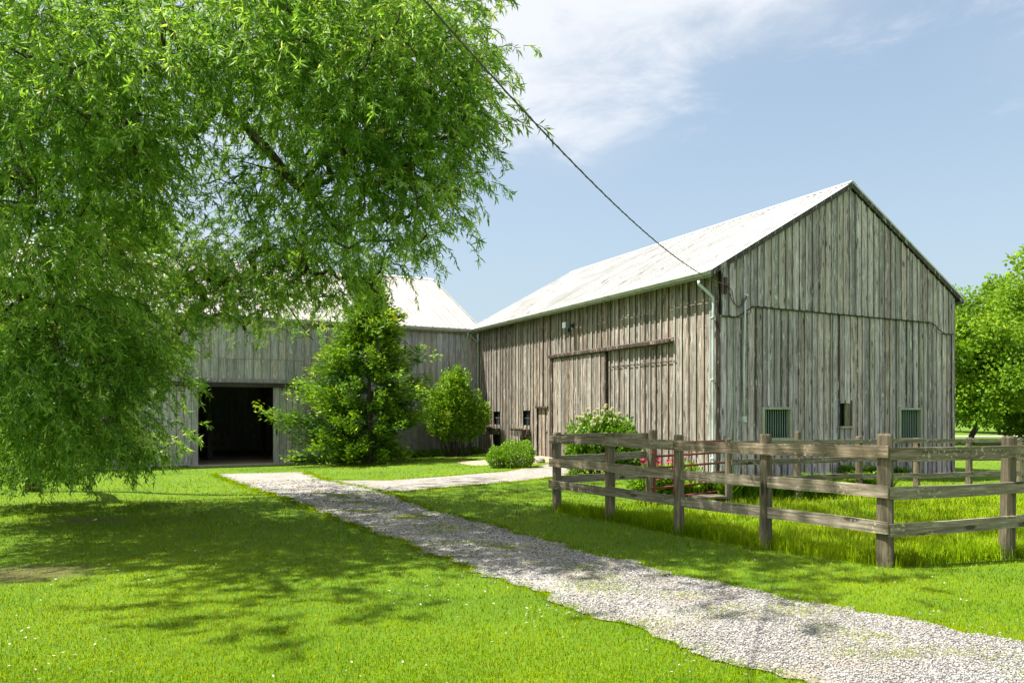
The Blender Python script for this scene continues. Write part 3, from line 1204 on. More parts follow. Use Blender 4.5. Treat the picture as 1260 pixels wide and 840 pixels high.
def downspout(wall, x, z_top, z_bot, out0, kick=-.3, mat=None, r=.042, side=0):
    g = G()
    pts = [(x, out0 - .06, z_top), (x, out0 - .06, z_top - .08), (x + side * .5, -.13, z_top - .32), (x + side, -.11, z_top - .42)]
    pts += [(x + side, -.11, z_top - .42 - (z_top - .42 - z_bot - .25) * k / 6) for k in range(1, 7)]
    pts += [(x + side + kick * .3, -.12, z_bot + .12), (x + side + kick, -.18, z_bot + .04)]
    g.tube(pts, r, 10)
    o_ = wall.put('downspout', g, mat or M['pipe'], smooth=True)
    o_['_o'] = (0, 0, 0)
    for zz in (z_top - .9, (z_top + z_bot) / 2, z_bot + .5):
        s_ = G(); s_.box(x + side - .055, x + side + .055, -.158, -.062, zz, zz + .03)
        wall.put('strap', s_, mat or M['pipe'], parent=o_)


downspout(longw, X(.25), 4.78, -.0, -.36, kick=-.02, side=.15, r=.036)
downspout(longw, X(BL - .16), 4.78, 0.0, -.36, kick=-.18, mat=M['gutter'])
# floodlight
g = G()
g.box(-.10, .10, -.40, -.25, -.07, .11)
fl = longw.put('floodlight', g, M['lampglass'], X(6.5), 0, 4.36)
fl['_o'] = (X(6.5), 0, 4.36)
g = G()
g.tube([(.02, -.06, .02), (.02, -.26, .02)], .02, 6)
g.box(-.05, .09, -.10, -.063, -.06, .10)
longw.put('bracket', g, M['black'], X(6.5), 0, 4.36, parent=fl)
g = G()
g.tube([(0.03, -.20, -.02), (.05, -.24, -.14), (.05, -.26, -.19)], [.035, .05, .04], 8)
longw.put('sensor', g, M['black'], X(6.5), 0, 4.36, parent=fl)
g = G(); g.box(-.035, .035, -.09, -.063, 0, 1.0)
longw.put('cable_cover', g, M['batten'], X(7.0), 0, 4.0)
# service entrance on the gable
g = G()
g.tube([(.70, -.13, 4.42), (.70, -.13, 4.0), (.69, -.12, 3.4), (.68, -.11, 2.7), (.69, -.10, 2.2), (.71, -.10, 1.5)], .024, 8)
co = gable.put('conduit', g, M['conduit'], smooth=True); co['_o'] = (0, 0, 0)
g = G(); g.tube([(.70, -.12, 4.41), (.70, -.14, 4.46), (.71, -.21, 4.45)], [.035, .045, .03], 8)
gable.put('weatherhead', g, M['conduit'], parent=co)
g = G(); g.box(.655, .765, -.125, -.062, 1.38, 1.52)
gable.put('outlet_box', g, M['conduit'], parent=co)
g = G()
g.box(.07, .14, -.12, -.062, 4.45, 4.85)
ins = gable.put('insulator_bracket', g, M['porcelain']); ins['_o'] = (0, 0, 0)
g = G(); g.tube([(.10, -.12, 4.64), (.10, -.15, 4.64), (.10, -.16, 4.64), (.10, -.20, 4.64)], [.03, .05, .03, .045], 8)
gable.put('insulator', g, M['porcelain'], parent=ins)
g = G()
g.tube([(.10, -.17, 4.62), (.22, -.13, 4.40), (.34, -.12, 4.24), (.46, -.12, 4.17), (.56, -.13, 4.20), (.62, -.16, 4.32), (.70, -.20, 4.44)], .011, 6)
g.tube([(.10, -.18, 4.65), (.26, -.15, 4.52), (.34, -.12, 4.30), (.42, -.12, 4.18), (.55, -.12, 4.15), (.66, -.16, 4.30), (.70, -.20, 4.43)], .009, 6)
gable.put('drop_cable', g, M['wire'])
g = G()
for k in range(2):
    g.box(-.01, .01, 0, .1, 0, .1)

# ---- wing
W0 = C_ - U * WL
wing = empty('barn', (C_[0], C_[1], 0))
tag(wing, 'grey green plank barn wing behind the trees with wide open sliding doors', 'barn')
wingw = Wall(wing, W0, TH)
XT = lambda t_: WL - t_
wbot = lambda x: gzf(*wingw.world(x, 0)) - .04
dh = [(XT(10.6), XT(8.05), -1, 2.62)]
e1 = snap_edges(0, WL - .08, .27, dh, .12)
seamz = lambda x: 2.66 if x < XT(7) else 2.80
wingw.boards(e1, wbot, lambda x: seamz(x), dh, M['wing'], gap=.010, jit=.006)
e2 = snap_edges(0, XT(7), .29, [], .1)
wingw.boards(e2, lambda x: 2.66, lambda x: 3.50, [], M['wing'], gap=.009, y=-.012)
wingw.boards(e2, lambda x: 3.50, lambda x: EAVE2, [], M['wing'], gap=.009, y=-.030)
e2 = snap_edges(XT(7), WL - .08, .27, [], .1)
wingw.boards(e2, lambda x: 2.80, lambda x: EAVE2, [], M['wing'], gap=.009, y=-.012)
g = G()
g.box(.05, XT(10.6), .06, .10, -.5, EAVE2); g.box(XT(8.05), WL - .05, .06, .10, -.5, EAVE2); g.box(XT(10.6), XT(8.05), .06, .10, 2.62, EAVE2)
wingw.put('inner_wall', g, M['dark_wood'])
g = G()
g.box(XT(12.3), XT(6.3), -.20, -.055, 2.60, 2.64)
g.box(XT(12.3), XT(6.3), -.21, -.175, 2.50, 2.64)
wingw.put('door_track', g, M['dark_wood'])
g = G()
g.box(XT(12.3), XT(6.0), -.085, -.045, 2.66, 2.80)
wingw.put('header_board', g, M['wing'])
for (ta, tb) in ((12.15, 10.55), (8.1, 6.45)):
    zb = gzf(*wingw.world(XT((ta + tb) / 2))) + .04
    g = G(); g.box(XT(ta), XT(tb), -.12, -.095, zb + .03, 2.55)
    lf = wingw.put('sliding_door', g, M['dark_wood']); lf['_o'] = (0, 0, 0)
    wingw.boards(snap_edges(XT(ta), XT(tb), .23, [], .1), lambda x: zb, lambda x: 2.55, [], M['wing'], y=-.121, parent=lf, gap=.012)
    g = G()
    for xx in (XT(ta) + .3, XT(tb) - .3):
        g.box(xx - .02, xx + .02, -.17, -.146, 2.40, 2.62)
    wingw.put('hanger', g, M['black'], parent=lf)
    g = G(); xx = XT(tb) - .12 if ta > 10 else XT(ta) + .12
    g.box(xx - .02, xx + .02, -.175, -.148, zb + 1.0, zb + 1.18)
    wingw.put('handle', g, M['black'], parent=lf)
# downspout on the wing near the inner corner
downspout(wingw, WL - .62, 4.80, 0.05, -.24, kick=-.2, mat=M['gutter'], r=.035)
# ends and back
SL2 = (RIDGE2 - EAVE2) / (WD / 2)
endr = Wall(wing, C_ + Vv * WD, TH - R(90))   # not seen from the front, inner side at the joint
for org, an_, ln in ((C_ + Vv * WD - U * .0, TH + R(180) - R(0), WL),):
    bw_ = Wall(wing, org, an_)
    g = G()
    # back wall with a window and a gap that let light in
    t0 = 9.3
    hx0, hx1, hz0, hz1 = 8.75, 9.85, 1.15, 1.85
    g.box(.05, 8.42, 0, .04, -.5, EAVE2)
    g.box(8.46, hx0, 0, .04, -.5, EAVE2)
    g.box(hx0, hx1, 0, .04, -.5, hz0); g.box(hx0, hx1, 0, .04, hz1, EAVE2)
    g.box(hx1, WL - .05, 0, .04, -.5, EAVE2)
    g.box(8.42, 8.46, 0, .04, -.5, .6); g.box(8.42, 8.46, 0, .04, 2.05, EAVE2)
    bw_.put('rear_wall', g, M['wing'])
    g = G()
    for k in range(1, 3):
        xx = hx0 + (hx1 - hx0) * k / 3
        g.box(xx - .02, xx + .02, .0, .03, hz0, hz1)
    g.box(hx0, hx1, .005, .025, 1.48, 1.52)
    bw_.put('muntin', g, M['dark_wood'])
    g = G(); g.box(hx0, hx1, .031, .036, hz0, hz1); g.box(8.42, 8.46, .031, .036, .6, 2.05)
    bw_.put('pane', g, M['grimy'])
    roof_slope(bw_, WL, WD / 2, EAVE2, SL2, .2, 'b')
for org, an_ in ((C_, TH + R(90)), (C_ + Vv * WD - U * WL, TH - R(90))):
    ew = Wall(wing, org, an_)
    g = G()
    g.box(.10, WD - .05, .0, .04, -.5, EAVE2 - .05)
    g.quadprism([(.1, .0, EAVE2 - .05), (WD - .1, .0, EAVE2 - .05), (WD / 2, .0, RIDGE2 - .1)], (0, .04, 0))
    ew.put('end_wall', g, M['wing'])
    rake_boards(ew, WD, EAVE2, SL2, M['batten'], over=.2, y=-.145)
roof_slope(wingw, WL - .15, WD / 2, EAVE2, SL2, .2, 'f')
g = G()
g.quadprism([(-.14, WD / 2 - .17, RIDGE2 + .135 - SL2 * .17), (-.14, WD / 2, RIDGE2 + .145), (-.14, WD / 2 + .17, RIDGE2 + .135 - SL2 * .17), (-.14, WD / 2, RIDGE2 + .12)], (WL + .2, 0, 0))
wingw.put('ridge_cap', g, M['roof'])
# inside the wing: posts, a stall front and a beam
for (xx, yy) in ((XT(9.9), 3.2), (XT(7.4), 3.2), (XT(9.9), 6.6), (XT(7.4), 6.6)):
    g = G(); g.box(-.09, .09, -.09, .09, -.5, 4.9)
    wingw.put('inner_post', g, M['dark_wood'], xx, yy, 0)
for zz in (.5, .85, 1.2):
    g = G(); g.box(XT(10.8), XT(9.0), 5.0, 5.04, zz - .22, zz - .08)
    wingw.put('stall_board', g, M['long'], 0, 0, 0)
g = G()
g.box(0.1, WL - .3, .15, WD - .1, -.35, -.2)
wingw.put('earth_floor', g, M['dirt'])
# lattice trellis leaning by the wall behind the cedar
g = G()
tr = empty('garden_trellis', (*wingw.world(XT(2.9), -.2), gzf(*wingw.world(XT(2.9), -.2))), TH)
tag(tr, 'grey diagonal lattice trellis against the barn wing beside the conifer', 'trellis')
tw, thh = 1.3, 1.95
for (nm, bx_) in (('frame', (-tw / 2 - .04, -tw / 2)), ('frame', (tw / 2, tw / 2 + .04))):
    g = G(); g.box(bx_[0], bx_[1], -.02, .02, 0, thh); g.build(nm, M['wing'], tr)
k = -thh
sp = .14
while k < tw:
    for sgn in (1, -1):
        # strip x from k, climbing at 45 degrees
        xa, za, xb, zb = k, 0, k + thh, thh
        if xa < 0:
            za -= xa; xa = 0
        if xb > tw:
            zb -= xb - tw; xb = tw
        if zb - za > .08:
            g = G()
            x_a, x_b = (xa - tw / 2, xb - tw / 2) if sgn == 1 else (tw / 2 - xa, tw / 2 - xb)
            yy = -.012 if sgn == 1 else .003
            g.quadprism([(x_a, yy, za), (x_a, yy, za + .035), (x_b, yy, zb + .035), (x_b, yy, zb)], (0, .008, 0))
            g.build('slat', M['batten'], tr)
    k += sp

# ------------------------------------------------------------------ overhead wire
wr = []
p0 = np.array((*gable.world(.10, -.19), 4.64))
p1 = np.array((-.6, 5.0, 4.42))
for i in range(61):
    q = 2.0 * i / 60
    p = p0 * (1 - q) + p1 * q
    p[2] -= 4 * .36 * q * (1 - q)
    wr.append(tuple(p))
g = G()
g.tube(wr, .008, 6)
o = g.build('overhead_wire', M['wire'], smooth=True)
tag(o, 'twisted overhead cable running from the sky down to the gable corner', 'cable')
# second strand winding round the first
g = G()
pts = []
N_ = 900
for i in range(N_):
    q = 2.0 * i / (N_ - 1)
    p = p0 * (1 - q) + p1 * q
    p[2] -= 4 * .36 * q * (1 - q)
    a = i * .55
    pts.append((p[0] + .007 * math.cos(a), p[1], p[2] + .007 * math.sin(a)))
g.tube(pts, .005, 4)
g.build('strand', M['wire'], o)

# ------------------------------------------------------------------ fences


def fence_post(parent, x, y, h, r=.072, lean=(0, 0), sq=0.0, label=None):
    g = G()
    n_ = 14
    zs = [-.15, .0, .15, h * .35, h * .6, h * .85, h - .02, h]
    n0 = 0
    ph = random.random() * 6
    for j, z in enumerate(zs):
        rr = r * (1.06 - .10 * z / h) * (1 if j < len(zs) - 1 else .9)
        for k in range(n_):
            a = 2 * math.pi * k / n_
            rk = rr * (1 + .05 * math.sin(3 * a + ph) + .03 * math.sin(7 * a + ph * 2 + z) + random.uniform(-.012, .012))
            if sq:
                rk *= 1 + sq * (abs(math.cos(2 * a)) ** 2) * .16
            g.v.append((rk * math.cos(a) + lean[0] * max(z, 0) / h, rk * math.sin(a) + lean[1] * max(z, 0) / h, z))
    for j in range(len(zs) - 1):
        for k in range(n_):
            a, b2 = j * n_ + k, j * n_ + (k + 1) % n_
            g.f.append((a, b2, b2 + n_, a + n_))
    g.f.append(tuple((len(zs) - 1) * n_ + k for k in range(n_)))
    L0 = parent.location
    return g.build('post', M['post'], parent, (x - L0.x, y - L0.y, gzf(x, y) - L0.z), 0)


def fence_rail(parent, p, q, z0, z1, hgt=.125, th=.032, mat=None, e0=.0, e1=.0, wave=.012, tilt=0.0):
    """board from ground point p (at height z0) to q (height z1); its own axis along local z so the grain follows it"""
    P0 = Vector((p[0], p[1], z0 + gzf(*p)))
    P1 = Vector((q[0], q[1], z1 + gzf(*q)))
    d = P1 - P0
    ln = d.length
    dn = d.normalized()
    P0 = P0 - dn * e0
    ln += e0 + e1
    g = G()
    ns = 8
    ph = random.random() * 6
    for j in range(ns + 1):
        s_ = ln * j / ns
        wv = wave * math.sin(s_ * 1.7 + ph) * .6
        w0 = hgt / 2 * (1 + random.uniform(-.05, .05))
        w1 = hgt / 2 * (1 + random.uniform(-.05, .05))
        t_ = th / 2
        for (a, b2) in ((-t_, -w0), (t_, -w0), (t_, w1), (-t_, w1)):
            g.v.append((a + random.uniform(-.001, .001), b2 + wv, s_))
    for j in range(ns):
        for k in range(4):
            a, b2 = j * 4 + k, j * 4 + (k + 1) % 4
            g.f.append((a, b2, b2 + 4, a + 4))
    g.f.append((3, 2, 1, 0))
    e = ns * 4
    g.f.append((e, e + 1, e + 2, e + 3))
    me = g.mesh('rail')
    ob = link('rail', me, mat or M['rail'], parent)
    zaxis = dn
    yaxis = Vector((0, 0, 1)) - dn * dn.z
    yaxis.normalize()
    xaxis = yaxis.cross(zaxis)
    from mathutils import Matrix
    mtx = Matrix((xaxis, yaxis, zaxis)).transposed()
    ob.rotation_euler = mtx.to_euler()
    ob.location = P0 - parent.location
    return ob


def offset(p, q, d):
    v_ = np.array(q, float) - np.array(p, float)
    v_ /= np.linalg.norm(v_)
    n_ = np.array((v_[1], -v_[0]))
    return np.array(p) + n_ * d, np.array(q) + n_ * d


ff = empty('paddock_fence', (*FL[-1], 0))
tag(ff, 'near three rail wooden fence with lichen covered boards turning a corner at the driveway', 'fence', 'wooden paddock fences')
for i, (x, y) in enumerate(FL):
    fence_post(ff, x, y, (1.27, 1.29, 1.31, 1.35, 1.37)[i], r=(.068, .072, .064, .068, .074)[i], sq=1.0 if i == 4 else .2)
for i, (x, y) in enumerate(FR[1:]):
    fence_post(ff, x, y, 1.34, r=.072, lean=(.03, 0) if i == 0 else (0, 0))
fence_post(ff, *LEAN, 1.31, r=.075, lean=(.10, .02))
for zi, (za, zb) in enumerate(((1.165, 1.18), (.79, .765), (.43, .395))):
    # left run: boards in front of the posts
    cuts = ([0, 1, 2, 4], [0, 1, 4], [0, 1, 4])[zi]
    for a, b2 in zip(cuts[:-1], cuts[1:]):
        p, q = offset(FL[a], FL[b2], .092)
        # sign: the camera side of the run
        if np.dot(np.array(p) - np.array(FL[a]), -np.array(FL[a])) < 0:
            p, q = offset(FL[a], FL[b2], -.092)
        fa = a / 4
        fb = b2 / 4
        f_ = lambda f: za + (zb - za) * f
        fence_rail(ff, p, q, f_(fa) + random.uniform(-.012, .012), f_(fb) + random.uniform(-.012, .012),
                   e0=.07 if a == 0 else -.003, e1=.078 if b2 == 4 else -.003, hgt=.128)
    for a, b2 in ((0, 2), (2, 4)):
        p, q = offset(FR[a], FR[b2], .092)
        zc = (1.165, .76, .38)[zi]
        zd = (1.19, .80, .44)[zi]
        g1, g2 = zc + (zd - zc) * a / 2, zc + (zd - zc) * b2 / 2
        p2 = p - (np.array(FR[1]) - np.array(FR[0])) / 1.68 * (.045 if a == 0 else 0)
        fence_rail(ff, p2, q, g1, min(g2, zd + .0), e0=.0, e1=-.004, hgt=.128, wave=.01)
    # return run behind
    p, q = offset(FL[0], LEAN, -.085)
    zr = (1.17, .83, .49)[zi]
    fence_rail(ff, p, q, zr, zr + (.02, .03, .02)[zi], e1=.08 if zi == 0 else .04, hgt=.125)
fb = empty('paddock_fence', (*FB[0], 0))
tag(fb, 'far wooden fence running past the gable wall behind the near fence', 'fence', 'wooden paddock fences')
for i, (x, y) in enumerate(FB):
    fence_post(fb, x, y, (1.15, 1.26, 1.16, 1.13, 1.15, 1.15, 1.15, 1.15)[i], r=.062)
for zi, z in enumerate((1.07, .72, .40)):
    for a, b2 in ((0, 2), (2, 4), (4, 7)):
        p, q = offset(FB[a], FB[b2], .075)
        fence_rail(fb, p, q, z + random.uniform(-.02, .02), z + random.uniform(-.02, .02) + (.0 if a < 4 else .03), hgt=.085 if zi == 0 else .10, th=.03, e1=-.004, e0=-.004,
                   mat=M['rail'])

# ------------------------------------------------------------------ gate
g0 = np.array((2.50, 12.83)); g1 = np.array((4.17, 14.25))
gl = float(np.linalg.norm(g1 - g0)); ga = math.atan2(*(g1 - g0)[::-1])
gt = empty('metal_gate', (*g0, gzf(*g0)), ga)
tag(gt, 'rusty red tubular metal gate standing ajar behind the fence beside the pink flowers', 'gate')
g = G()
r_ = .026
g.tube([(0, 0, .12), (0, 0, .97), (.03, 0, 1.03), (.10, 0, 1.06), (gl - .10, 0, 1.06), (gl - .03, 0, 1.03), (gl, 0, .97), (gl, 0, .16),
        (gl - .03, 0, .11), (gl - .1, 0, .09), (.1, 0, .09), (.03, 0, .10), (0, 0, .13)], r_, 8, cap=False)
g.build('outer_tube', M['iron'], gt, smooth=True)
for z in (.28, .46, .64, .84):
    g = G(); g.tube([(0.01, 0, 0), (gl - .01, 0, 0)], .020, 8)
    g.build('crossbar', M['iron'], gt, loc=(0, 0, z), smooth=True)
for x in (gl * .25, gl * .5, gl * .75):
    g = G(); g.tube([(0, .024, .10), (0, .024, 1.05)], .013, 6)
    g.build('upright', M['iron'], gt, loc=(x, 0, 0), smooth=True)
g = G(); g.tube([(-.09, 0, 0), (.02, 0, 0)], .014, 6); me = g.mesh('hinge')
for z in (.3, .9):
    link('hinge', me, M['iron'], gt, (0, 0, z))

# weathered planks lying by the gate
pg = empty('plank_step', (3.55, 13.0, 0), R(8))
tag(pg, 'low grey plank step lying in the grass under the red gate', 'step')
for k in range(3):
    g = G(); g.box(-.36, .22, -.2 + k * .14, -.2 + k * .14 + .125, .10, .135)
    g.build('plank', M['post'], pg)
for xx in (-.33, .15):
    g = G(); g.box(xx, xx + .06, -.19, .2, -.02, .099)
    g.build('bearer', M['dark_wood'], pg)

# ------------------------------------------------------------------ stones by the small door
def stone(x, y, r, label):
    g = G()
    n_, m_ = 9, 6
    for j in range(m_ + 1):
        ph = math.pi * j / m_
        for k in range(n_):
            a = 2 * math.pi * k / n_
            q = r * random.uniform(.82, 1.12)
            g.v.append((q * math.sin(ph) * math.cos(a) * 1.25, q * math.sin(ph) * math.sin(a), r * .62 * math.cos(ph) + r * .3))
    for j in range(m_):
        for k in range(n_):
            a, b2 = j * n_ + k, j * n_ + (k + 1) % n_
            g.f.append((a, a + n_, b2 + n_, b2))
    o_ = g.build('stone', M['rock'], None, (x, y, gzf(x, y)), random.random() * 3)
    tag(o_, label, 'stone', 'field stones at the foot of the long wall')


w1 = left_wall_pt(7.2, .35); w2 = left_wall_pt(7.45, .75); w3 = left_wall_pt(10.9, .3); w4 = left_wall_pt(6.9, .6)
stone(w1[0], w1[1], .17, 'tan stone close to the wall at the right edge of the earth ramp')
stone(w2[0], w2[1], .20, 'largest stone on the lip of the tan earth ramp')
stone(w3[0], w3[1], .13, 'small stone by the wall behind the round bush')
stone(w4[0], w4[1], .14, 'low stone beside the ramp nearest the hydrangea')

# ------------------------------------------------------------------ trees and plants


class Skeleton:
    """nodes with parents; radii grow from tips to root"""
    def __init__(self, root_pts):
        self.p = [np.array(q, float) for q in root_pts]
        self.par = [-1] + list(range(len(root_pts) - 1))

    def connect(self, target, arch=.12, steps=5, jit=.08, lo=0):
        P_ = np.array(self.p[lo:])
        d = np.linalg.norm(P_ - target, axis=1) + .35 * np.maximum(0, P_[:, 2] - target[2])
        i = int(np.argmin(d)) + lo
        a = self.p[i]
        L_ = np.linalg.norm(target - a)
        par = i
        for k in range(1, steps + 1):
            s = k / steps
            q = a * (1 - s) + target * s
            q = q + np.array((0, 0, arch * L_ * 4 * s * (1 - s))) + (RNG.normal(0, jit * L_ / steps, 3) if k < steps else 0)
            self.p.append(q)
            self.par.append(par)
            par = len(self.p) - 1
        return par

    def radii(self, tip=.012, expo=2.3):
        n_ = len(self.p)
        acc = np.zeros(n_)
        for i in range(n_ - 1, -1, -1):
            r = max(acc[i], tip ** expo)
            acc[i] = r
            if self.par[i] >= 0:
                acc[self.par[i]] += r
        return acc ** (1 / expo)

    def tubes(self, tip=.012, expo=2.3, sides=6, split=2, rmax=None):
        """returns G for nodes whose radius is big (wood) as one mesh per call"""
        r = self.radii(tip, expo)
        if rmax:
            r = np.minimum(r, rmax)
        kids = {}
        for i, p in enumerate(self.par):
            if p >= 0:
                kids.setdefault(p, []).append(i)
        chains = []
        stack = [(0, [])]
        starts = [0]
        while starts:
            s = starts.pop()
            ch = [s] if self.par[s] < 0 else [self.par[s], s]
            cur = s
            while kids.get(cur):
                ks = sorted(kids[cur], key=lambda k: -r[k])
                starts += ks[1:]
                cur = ks[0]
                ch.append(cur)
            chains.append(ch)
        g_main, g_rest = G(), G()
        for ci, ch in enumerate(chains):
            if len(ch) < 2:
                continue
            pts = [self.p[k] for k in ch]
            rr = [r[k] for k in ch]
            if ci > 0:
                rr[0] = min(rr[0], rr[1] * 1.25)
            (g_main if ci == 0 else g_rest).tube(pts, rr, sides if rr[1] > .03 else 4)
        return g_main, g_rest


def foliage_obj(name, parts, mat, parent):
    V, F, Rn = [], [], []
    n0 = 0
    for (v, f, r) in parts:
        V.append(v); F.append(f + n0); Rn.append(np.repeat(r, 4))
        n0 += len(v)
    me = mesh_np(name, np.concatenate(V), np.concatenate(F), np.concatenate(Rn))
    o_ = link(name, me, mat, parent)
    if parent is not None:
        o_.location = -Vector(parent.location)
    return o_


def px3(x, y, Y):
    """a real place: pixel direction at a chosen distance"""
    return np.array(((x - 630) / 900 * Y, Y, CAM_H + (508 - y) / 900 * Y))


def willow():
    root = empty('willow_tree', (-10.6, 16.2, gzf(-10.6, 16.2)))
    tag(root, 'large willow with long narrow drooping leaves hanging over the lawn and barn wing', 'tree')
    bx_, by_ = -10.6, 16.2
    sk = Skeleton([(bx_, by_, -.3), (bx_ + .05, by_, .8), (bx_ + .2, by_ - .05, 1.9), (bx_ + .45, by_ - .1, 3.0), (bx_ + 1.0, by_ - .6, 4.2), (bx_ + 1.7, by_ - 1.1, 5.4), (bx_ + 2.2, by_ - 1.5, 6.8), (bx_ + 2.5, by_ - 1.8, 8.3)])
    for q in ((180, 85, 12.6), (215, 95, 11.6), (255, 118, 10.8), (300, 152, 10.3), (345, 205, 10.1), (400, 262, 10.6)):
        sk.connect(px3(*q), arch=.0, steps=3, jit=.03, lo=2)
    for q in ((250, 160, 10.9), (300, 140, 10.6)):
        sk.connect(px3(*q), arch=.0, steps=3, jit=.05, lo=2)
    blobs = []   # centre, radius(x,y,z), density, leaf size factor

    def B(x, y, Y, r, d=1.0, fl=1.0):
        blobs.append((px3(x, y, Y), r, d, fl))

    # right edge of the crown
    B(510, 0, 9.4, .75, 1.1); B(540, 60, 9.8, .55, .9); B(530, 95, 9.0, .85, 1.2); B(552, 125, 10.2, .5, .9); B(530, 175, 9.6, .75, 1.1)
    B(568, 172, 10.6, .38, .8); B(570, 215, 10.9, .4, .6)
    B(520, 50, 8.6, .9, 1.0); B(500, 140, 10.5, 1.1, 1.2); B(490, 215, 9.2, .9, 1.1); B(520, 250, 10.4, .6, .8)
    B(470, 270, 10.4, .7, .6); B(515, 300, 11.2, .42, .5); B(440, 90, 8.3, 1.0, 1.1); B(420, 180, 9.3, 1.0, 1.2)
    B(400, 250, 10.8, .95, .85); B(430, 305, 11.6, .75, .6); B(485, 325, 12.2, .5, .45); B(380, 30, 9.5, 1.2, 1.3)
    B(350, 120, 11.2, 1.1, 1.2); B(350, 215, 9.7, .7, .6); B(345, 255, 11.8, .9, .75); B(370, 320, 12.6, .8, .55)
    B(330, 45, 7.9, .65, 1.0); B(300, 300, 12.8, .8, .55); B(340, 360, 14.2, .7, .45); B(270, 350, 14, .7, .45); B(410, 365, 14.6, .6, .4)
    B(300, 400, 14.8, .5, .3); B(370, 400, 15.5, .5, .35)
    B(265, 5, 10.5, 1.1, 1.3); B(200, 70, 8.4, 1.1, 1.3); B(165, 175, 11.0, .7, .9); B(190, 215, 9.3, .65, .9)
    B(285, 220, 12.8, .7, .6); B(230, 285, 13.2, .8, .7); B(120, 40, 9.8, 1.3, 1.3); B(120, 140, 8.2, 1.0, 1.2)
    B(110, 210, 10.2, 1.0, 1.2); B(30, 70, 7.6, 1.0, 1.2); B(40, 160, 9.4, 1.2, 1.3); B(30, 250, 8.6, .9, 1.2)
    B(90, 290, 9.8, .85, 1.0); B(170, 330, 12.0, .8, .9); B(440, 10, 10.5, 1.1, 1.2); B(460, -40, 9.5, 1.0, 1.0); B(230, 345, 13.5, .8, .9); B(300, 345, 13, .8, .9); B(400, 335, 13.4, .8, .9); B(455, 345, 12.8, .5, .6); B(190, 330, 12.6, .7, .9); B(350, 335, 11.9, .7, .8); B(420, 325, 12.4, .6, .8); B(250, 375, 14.4, .5, .6); B(325, 375, 14.8, .6, .6)
    # left hanging skirts
    B(45, 370, 10.6, .75, .8); B(70, 400, 9.6, .85, 1.4); B(130, 400, 11.0, 1.0, 1.4); B(20, 450, 9.9, .85, 1.4); B(20, 510, 11.0, .8, 1.4)
    B(90, 470, 10.6, .9, 1.5); B(165, 450, 11.5, .8, 1.3); B(190, 395, 12.6, .75, 1.0); B(120, 535, 12.4, .65, 1.4); B(95, 510, 11.4, .7, 1.3)
    B(50, 545, 12.4, .55, 1.4); B(155, 520, 12.6, .6, 1.2); B(-30, 420, 10.2, 1.0, 1.1); B(-30, 535, 12.2, .8, 1.2); B(200, 365, 13.3, .7, .8)
    B(195, 460, 13.2, .6, .9); B(185, 535, 13.4, .5, 1.0); B(215, 430, 13.8, .4, .6)
    B(15, 566, 13.2, .42, 1.9); B(45, 568, 13.4, .42, 1.9); B(75, 566, 13.6, .40, 1.9); B(20, 542, 12.4, .45, 1.7); B(75, 548, 12.6, .45, 1.7); B(130, 550, 13.0, .42, 1.6); B(170, 552, 13.6, .38, 1.5); B(-20, 545, 12.4, .5, 1.4); B(45, 510, 11.3, .55, 1.3); B(100, 555, 13.8, .42, 1.5)
    B(-60, 100, 9.0, 1.4, 1.1); B(-60, 250, 9.8, 1.4, 1.1)
    # unseen crown above the frame, widened and coarse-leaved to shade the lawn
    hi = []
    for k in range(62):
        a = RNG.random() * 2 * math.pi
        rr = math.sqrt(RNG.random())
        cx, cy = -5.2 + 7.6 * rr * math.cos(a), 11.2 + 5.6 * rr * math.sin(a)
        zlo = max(6.2, CAM_H + .60 * cy + 1.9)
        z = zlo + (12.6 - zlo) * RNG.random() * (1 - .75 * rr ** 2)
        hi.append((cx, cy, max(z, zlo)))
    for h in hi:
        blobs.append((np.array(h), 1.2, .22, 1.9))
    order = np.argsort([np.linalg.norm(b_[0] - np.array((bx_ + .5, by_, 4))) for b_ in blobs])
    tip_nodes = []
    parts = []
    stems_v, stems_f = [], []
    nst = 0
    for bi in order:
        c, r, d, fl = blobs[bi]
        end = sk.connect(c, arch=.07, steps=7, jit=.09, lo=2)
        nsub = 9 if fl == 1.0 else 4
        subs = []
        for k in range(nsub):
            v_ = RNG.normal(0, 1, 3); v_ /= np.linalg.norm(v_)
            v_ = v_ * np.array((1, 1, .75)) * r * RNG.uniform(.55, 1.05)
            i_ = sk.connect(c + v_, arch=.06, steps=4, jit=.16, lo=2)
            subs += sk.p[-3:]
        subs = np.array(subs)
        nt = int(285 * (d if d > .85 else d * .8) * r * r * (1.0 if fl == 1.0 else .42))
        S = subs[RNG.integers(0, len(subs), nt)] + RNG.normal(0, .30 * r, (nt, 3))
        outd = norm(S - c + RNG.normal(0, .35 * r, (nt, 3)))
        outd[:, 2] = outd[:, 2] * .5
        outd = norm(outd + RNG.normal(0, .25, (nt, 3)) + np.array((0, 0, -.1)))
        ln = RNG.uniform(.22, .58, nt) * (1.0 if fl == 1 else 1.6)
        # stem curve points
        nseg = 4
        sv = np.linspace(0, 1, nseg + 1)
        cur = S[:, None] + outd[:, None] * (ln[:, None] * (sv - .42 * sv ** 2))[..., None]
        cur[..., 2] -= ln[:, None] * (-.05 * sv + .30 * sv ** 2)
        side = norm(np.cross(outd, RNG.normal(0, 1, (nt, 3))))[:, None] * (.0045 * (1 - .6 * sv))[None, :, None]
        V_ = np.stack([cur - side, cur + side], 2).reshape(-1, 3)
        i0 = (np.arange(nt) * (nseg + 1) * 2)[:, None] + (np.arange(nseg) * 2)[None]
        Fq = np.stack([i0, i0 + 1, i0 + 3, i0 + 2], -1).reshape(-1, 4)
        stems_v.append(V_); stems_f.append(Fq + nst); nst += len(V_)
        # leaves
        nl = int(19 if fl == 1 else 17)
